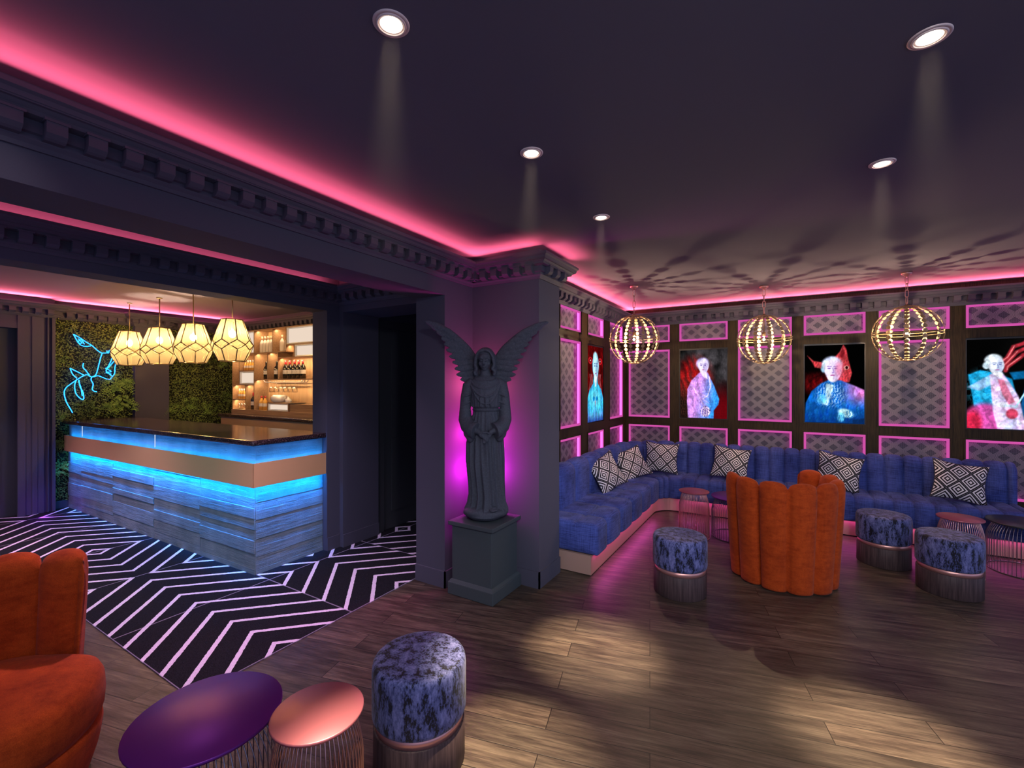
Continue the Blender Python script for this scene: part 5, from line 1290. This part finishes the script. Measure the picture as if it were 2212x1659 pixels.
#      z     cx     ax     ay    cy   fold
R_ = [(0.050, 0.012, 0.168, 0.125, 0.00, 0.010), (0.075, 0.012, 0.165, 0.120, 0.00, 0.012), (0.12, 0.014, 0.146, 0.108, 0.00, 0.012), (0.18, 0.016, 0.139, 0.102, 0.0, 0.011), (0.30, 0.008, 0.138, 0.100, 0.0, 0.010),
      (0.45, 0.000, 0.147, 0.104, 0.0, 0.009), (0.58, -0.002, 0.143, 0.104, 0.0, 0.008), (0.70, 0.004, 0.125, 0.098, 0.0, 0.006), (0.80, 0.006, 0.102, 0.083, 0.0, 0.004), (0.835, 0.006, 0.095, 0.078, 0.0, 0.002), (0.850, 0.006, 0.096, 0.079, 0.0, 0.001),
      (0.862, 0.006, 0.108, 0.090, -0.004, 0.004), (0.90, 0.005, 0.108, 0.093, -0.008, 0.003), (0.96, 0.004, 0.112, 0.092, -0.008, 0.002), (1.02, 0.002, 0.124, 0.084, -0.002, 0.001), (1.06, 0.002, 0.122, 0.070, 0.006, 0.0), (1.088, 0.002, 0.090, 0.055, 0.01, 0.0), (1.105, 0.002, 0.045, 0.042, 0.01, 0.0), (1.15, 0.002, 0.034, 0.036, 0.004, 0.0), (1.20, 0.002, 0.034, 0.036, 0.0, 0.0)]
NS = 120
def ringpts():
    zs = [r[0] for r in R_]; Z = []
    for a, b in zip(zs[:-1], zs[1:]):
        m = max(1, int((b - a) / 0.012))
        for k in range(m): Z.append(a + (b - a) * k / m)
    Z.append(zs[-1]); rows = []
    for z in Z:
        c = [float(np.interp(z, zs, [r[k] for r in R_])) for k in range(1, 6)]
        row = []
        for k in range(NS):
            t = 2 * pi * k / NS; f = c[4]
            w1 = math.sin(9 * t + 1.2 * math.sin(2.2 * z + t) + 0.8); w2 = math.sin(15 * t - 2.0 * z + 1.0)
            fold = f * (1.15 * (1 - abs(w1)) * 1.6 - 0.9 + 0.5 * w2)
            # long centre fold falling from the hands, knee pushing forward on the viewer's left
            if z < 0.66:
                ct = math.atan2(sin(t + pi / 2 - 0.08), cos(t + pi / 2 - 0.08)); fold += 0.012 * math.exp(-(ct / 0.16) ** 2) - 0.012 * math.exp(-((ct - 0.32) / 0.14) ** 2)
                kn = math.exp(-((z - 0.38) / 0.12) ** 2) * math.exp(-((t - 4.35) / 0.45) ** 2); fold += 0.014 * kn
            row.append((c[1 - 1] + (c[1] + fold) * cos(t), c[3] + (c[2] + fold) * sin(t), z))
        rows.append(row)
    return rows
rows = ringpts(); V = [p for r in rows for p in r]; F = []
for i in range(len(rows) - 1):
    for k in range(NS): F.append((i * NS + k, i * NS + (k + 1) % NS, (i + 1) * NS + (k + 1) % NS, (i + 1) * NS + k))
F += [tuple(range(NS))[::-1], tuple(range((len(rows) - 1) * NS, len(rows) * NS))]
mb.add(V, F, True)
# belt, neckline, draped swags across the chest
def onring(t, z, off):
    zs = [r[0] for r in R_]; c = [float(np.interp(z, zs, [r[k] for r in R_])) for k in range(1, 6)]
    return V3((c[0] + (c[1] + off) * cos(t), c[3] + (c[2] + off) * sin(t), z))
mb.tube([onring(2 * pi * k / 40, 0.838, 0.002) for k in range(40)], 0.010, 8, closed=True)
for (zt, dz, w, r) in [(1.085, 0.030, 1.0, 0.006), (1.065, 0.065, 1.15, 0.006), (1.045, 0.105, 1.2, 0.007), (1.03, 0.145, 1.15, 0.006)]:
    mb.tube([onring(-pi / 2 + w * q, zt - dz * (1 - (q) ** 2) if abs(q) <= 1 else zt, 0.001) for q in [(-1 + k / 8) for k in range(17)]], r, 8)
for x0 in (-0.05, 0.0, 0.045): mb.tube([onring(-pi / 2 + x0 * 8, 0.93, 0.0), onring(-pi / 2 + x0 * 7, 0.90, 0.003), onring(-pi / 2 + x0 * 8, 0.865, 0.003)], 0.006, 8)
# arms: wide sleeves, turned-back cuffs
for s in (-1, 1):
    P = [V3((s * 0.095, 0.008, 1.058)), V3((s * 0.130, 0.004, 1.02)), V3((s * 0.148, 0.0, 0.94)), V3((s * 0.155, -0.006, 0.85)), V3((s * 0.154, -0.022, 0.765)), V3((s * 0.132, -0.058, 0.715)), V3((s * 0.100, -0.090, 0.693)), V3((s * 0.078, -0.104, 0.684))]
    mb.tube(P, [0.038, 0.047, 0.042, 0.043, 0.052, 0.057, 0.056, 0.056], 22)
    mb.tube([P[6] + V3((s * 0.006, 0, 0)), P[7] + V3((-s * 0.008, -0.005, -0.002))], [0.062, 0.064], 22)
    # hanging part of the wide cuff
    mb.ell((s * 0.112, -0.082, 0.648), (0.036, 0.034, 0.055), 16, 10); mb.ell((s * 0.132, -0.06, 0.672), (0.034, 0.036, 0.055), 16, 10)
    for k in range(4):     # sleeve creases
        z = 0.96 - 0.06 * k; mb.tube([V3((s * 0.112, -0.036, z)), V3((s * 0.148, -0.046, z - 0.014)), V3((s * 0.186, -0.020, z - 0.038))], 0.0065, 8)
    # forearm, palm
    mb.tube([V3((s * 0.085, -0.104, 0.690)), V3((s * 0.052, -0.120, 0.678)), V3((s * 0.034, -0.126, 0.668))], [0.024, 0.021, 0.020], 14)
# clasped hands: viewer's left hand laid over the other, five fingers each
mb.ell((-0.018, -0.140, 0.654), (0.030, 0.013, 0.023), 16, 10, rot=Matrix.Rotation(radians(24), 3, 'Y'))
mb.ell((0.020, -0.128, 0.650), (0.030, 0.013, 0.023), 16, 10, rot=Matrix.Rotation(radians(-24), 3, 'Y'))
for k, (dx_, L_) in enumerate([(0.0, 0.040), (0.010, 0.045), (0.019, 0.043), (0.027, 0.036)]):
    b0 = V3((-0.002 - dx_ * 0.35, -0.147 + k * 0.001, 0.662 - dx_ * 1.05)); dirv = V3((0.72, -0.10, -0.62)).normalized()
    mb.tube([b0, b0 + dirv * L_ * 0.5 + V3((0, -0.003, 0)), b0 + dirv * L_ + V3((0, 0.006, -0.006))], [0.0066, 0.0062, 0.0050], 10)
    b1 = V3((0.004 + dx_ * 0.35, -0.138, 0.645 - dx_ * 1.0)); dv = V3((-0.55, -0.10, -0.80)).normalized()
    mb.tube([b1, b1 + dv * L_ * 0.5, b1 + dv * L_ * 0.95], [0.0064, 0.006, 0.005], 10)
mb.tube([V3((-0.030, -0.146, 0.668)), V3((-0.012, -0.154, 0.676)), V3((0.006, -0.150, 0.672))], [0.008, 0.0072, 0.0055], 10)
mb.tube([V3((0.030, -0.138, 0.664)), V3((0.016, -0.148, 0.673)), V3((0.0, -0.146, 0.680))], [0.008, 0.0072, 0.0055], 10)
# foot showing under the hem
for k, (x_, l_) in enumerate([(0.040, 0.034), (0.053, 0.037), (0.064, 0.034), (0.074, 0.030), (0.083, 0.025)]):
    mb.tube([V3((x_, -0.105, 0.092)), V3((x_ + 0.003, -0.105 - l_, 0.086)), V3((x_ + 0.004, -0.112 - l_, 0.080))], [0.0085, 0.0075, 0.006], 10)
mb.ell((0.060, -0.10, 0.090), (0.032, 0.035, 0.020), 16, 10)
# head: skull, jaw, features; turned slightly to the viewer's left and bowed
HM = Matrix.Translation((0.0, -0.004, 1.222)) @ Matrix.Rotation(radians(-9), 4, 'Z') @ Matrix.Rotation(radians(10), 4, 'X')
mb.ell((0, 0.006, 0.022), (0.056, 0.068, 0.066), 28, 18, M=HM); mb.ell((0, -0.016, -0.020), (0.046, 0.046, 0.056), 24, 16, M=HM); mb.ell((0, -0.036, -0.060), (0.020, 0.019, 0.017), 16, 10, M=HM)
mb.ell((0, -0.050, 0.034), (0.036, 0.016, 0.022), 16, 10, M=HM)
mb.tube([(0, -0.062, 0.014), (0, -0.072, -0.006), (0, -0.078, -0.020)], [0.0065, 0.0075, 0.0085], 10, M=HM); mb.ell((0, -0.070, -0.022), (0.0125, 0.008, 0.006), 12, 8, M=HM)
for s in (-1, 1):
    mb.tube([(s * 0.008, -0.062, 0.020), (s * 0.022, -0.062, 0.025), (s * 0.040, -0.050, 0.018)], [0.006, 0.0065, 0.005], 8, M=HM)
    mb.ell((s * 0.0215, -0.051, 0.006), (0.0115, 0.0095, 0.0085), 14, 10, M=HM); mb.tube([(s * 0.010, -0.060, 0.004), (s * 0.021, -0.0635, 0.001), (s * 0.033, -0.055, 0.004)], 0.003, 6, M=HM)
    mb.ell((s * 0.030, -0.044, -0.020), (0.016, 0.013, 0.016), 14, 10, M=HM)
mb.ell((0, -0.062, -0.0385), (0.015, 0.006, 0.0042), 12, 8, M=HM); mb.ell((0, -0.060, -0.0475), (0.0125, 0.007, 0.0048), 12, 8, M=HM)
# hair: centre parting, waves down to the shoulders
mb.ell((0, 0.020, 0.030), (0.070, 0.070, 0.070), 24, 16, M=HM); mb.ell((0, 0.045, -0.02), (0.066, 0.042, 0.085), 20, 14, M=HM)
for s in (-1, 1):
    for k in range(7):
        a = k / 6.0
        P = [(s * 0.003, -0.040 + 0.085 * a, 0.090 - 0.018 * abs(a - 0.35)), (s * 0.038, -0.046 + 0.085 * a, 0.074), (s * 0.064, -0.036 + 0.075 * a, 0.034), (s * (0.070 + 0.004 * (k % 2)), -0.024 + 0.066 * a, -0.010), (s * (0.066 + 0.008 * ((k + 1) % 2)), -0.020 + 0.06 * a, -0.055), (s * (0.076 - 0.006 * (k % 2)), -0.018 + 0.055 * a, -0.095), (s * 0.066, -0.014 + 0.05 * a, -0.128)]
        mb.tube(smooth_pts(P, 4), [0.0115 + 0.002 * math.sin(0.9 * i + k) for i in range(25)], 10, M=HM)
    P = [(s * 0.066, -0.036, 0.02), (s * 0.074, -0.034, -0.03), (s * 0.062, -0.040, -0.06), (s * 0.080, -0.036, -0.085), (s * 0.070, -0.038, -0.112)]
    mb.tube(smooth_pts(P, 5), 0.0125, 10, M=HM)
remeshed(mb, 'robed_figure', M['statue'], an, 0.0034, 2, 0.4)
# wings ------------------------------------------------------------------
def wing(s, k_):
    mb = MB()
    LE = [(0.045, 1.02), (0.055, 1.12), (0.085, 1.22), (0.13, 1.30), (0.197, 1.37), (0.29, 1.443), (0.387, 1.492), (0.470, 1.510)]
    LE = smooth_pts(LE, 6); yb = lambda x: 0.075 - 0.42 * max(0, x - 0.05)
    tips = [(0.484, 1.509), (0.44, 1.472), (0.398, 1.432), (0.362, 1.388), (0.338, 1.345), (0.322, 1.300), (0.296, 1.250), (0.272, 1.205), (0.252, 1.155), (0.238, 1.110), (0.205, 1.072), (0.17, 1.045)]
    n = len(tips)
    def le(f): return LE[min(len(LE) - 1, int(f * (len(LE) - 1)))]
    for i, (tx, tz) in enumerate(tips):
        f = 0.66 * (1 - i / (n - 1)) ** 1.05 + 0.05; rx, rz = le(f)
        a = V3((s * rx * k_, yb(rx), rz)); b = V3((s * tx * k_, yb(tx) + 0.004 * (i % 2), tz)); m = (a + b) / 2; d = b - a
        mb.ell(m, (d.length / 2 + 0.006, 0.027 - 0.004 * (i < 3), 0.0085), 20, 14, rot=rot_to(d, (0, 1, 0)))
        # shorter covert on the front
        b2 = a + d * 0.58; mb.ell((a + b2) / 2 + V3((0, -0.009, 0)), ((b2 - a).length / 2 + 0.006, 0.024, 0.008), 18, 12, rot=rot_to(d, (0, 1, 0)))
        b3 = a + d * 0.30; mb.ell((a + b3) / 2 + V3((0, -0.017, 0)), ((b3 - a).length / 2 + 0.010, 0.022, 0.008), 18, 12, rot=rot_to(d, (0, 1, 0)))
    # web of small feathers closing the gaps
    for i in range(n - 1):
        rx, rz = le(0.5 * (1 - i / (n - 1)) + 0.1); q = [(rx * (1 - g) + (tips[i][0] * .5 + tips[i + 1][0] * .5) * g * 0.9, rz * (1 - g) + (tips[i][1] * .5 + tips[i + 1][1] * .5) * g) for g in (0.1, 0.35, 0.6, 0.85)]
        mb.tube([(s * x * k_, yb(x) + 0.004, z) for x, z in q], [0.016, 0.018, 0.017, 0.010], 8)
    mb.tube([(s * x * k_, yb(x), z) for x, z in LE], [0.030 - 0.022 * i / len(LE) for i in range(len(LE))], 12)
    mb.tube([(s * 0.02, 0.05, 1.04), (s * 0.05 * k_, 0.07, 1.08)], [0.035, 0.03], 12)
    remeshed(mb, 'wing', M['statue'], an, 0.0042, 2, 0.4)
wing(1, 1.0); wing(-1, 0.93)
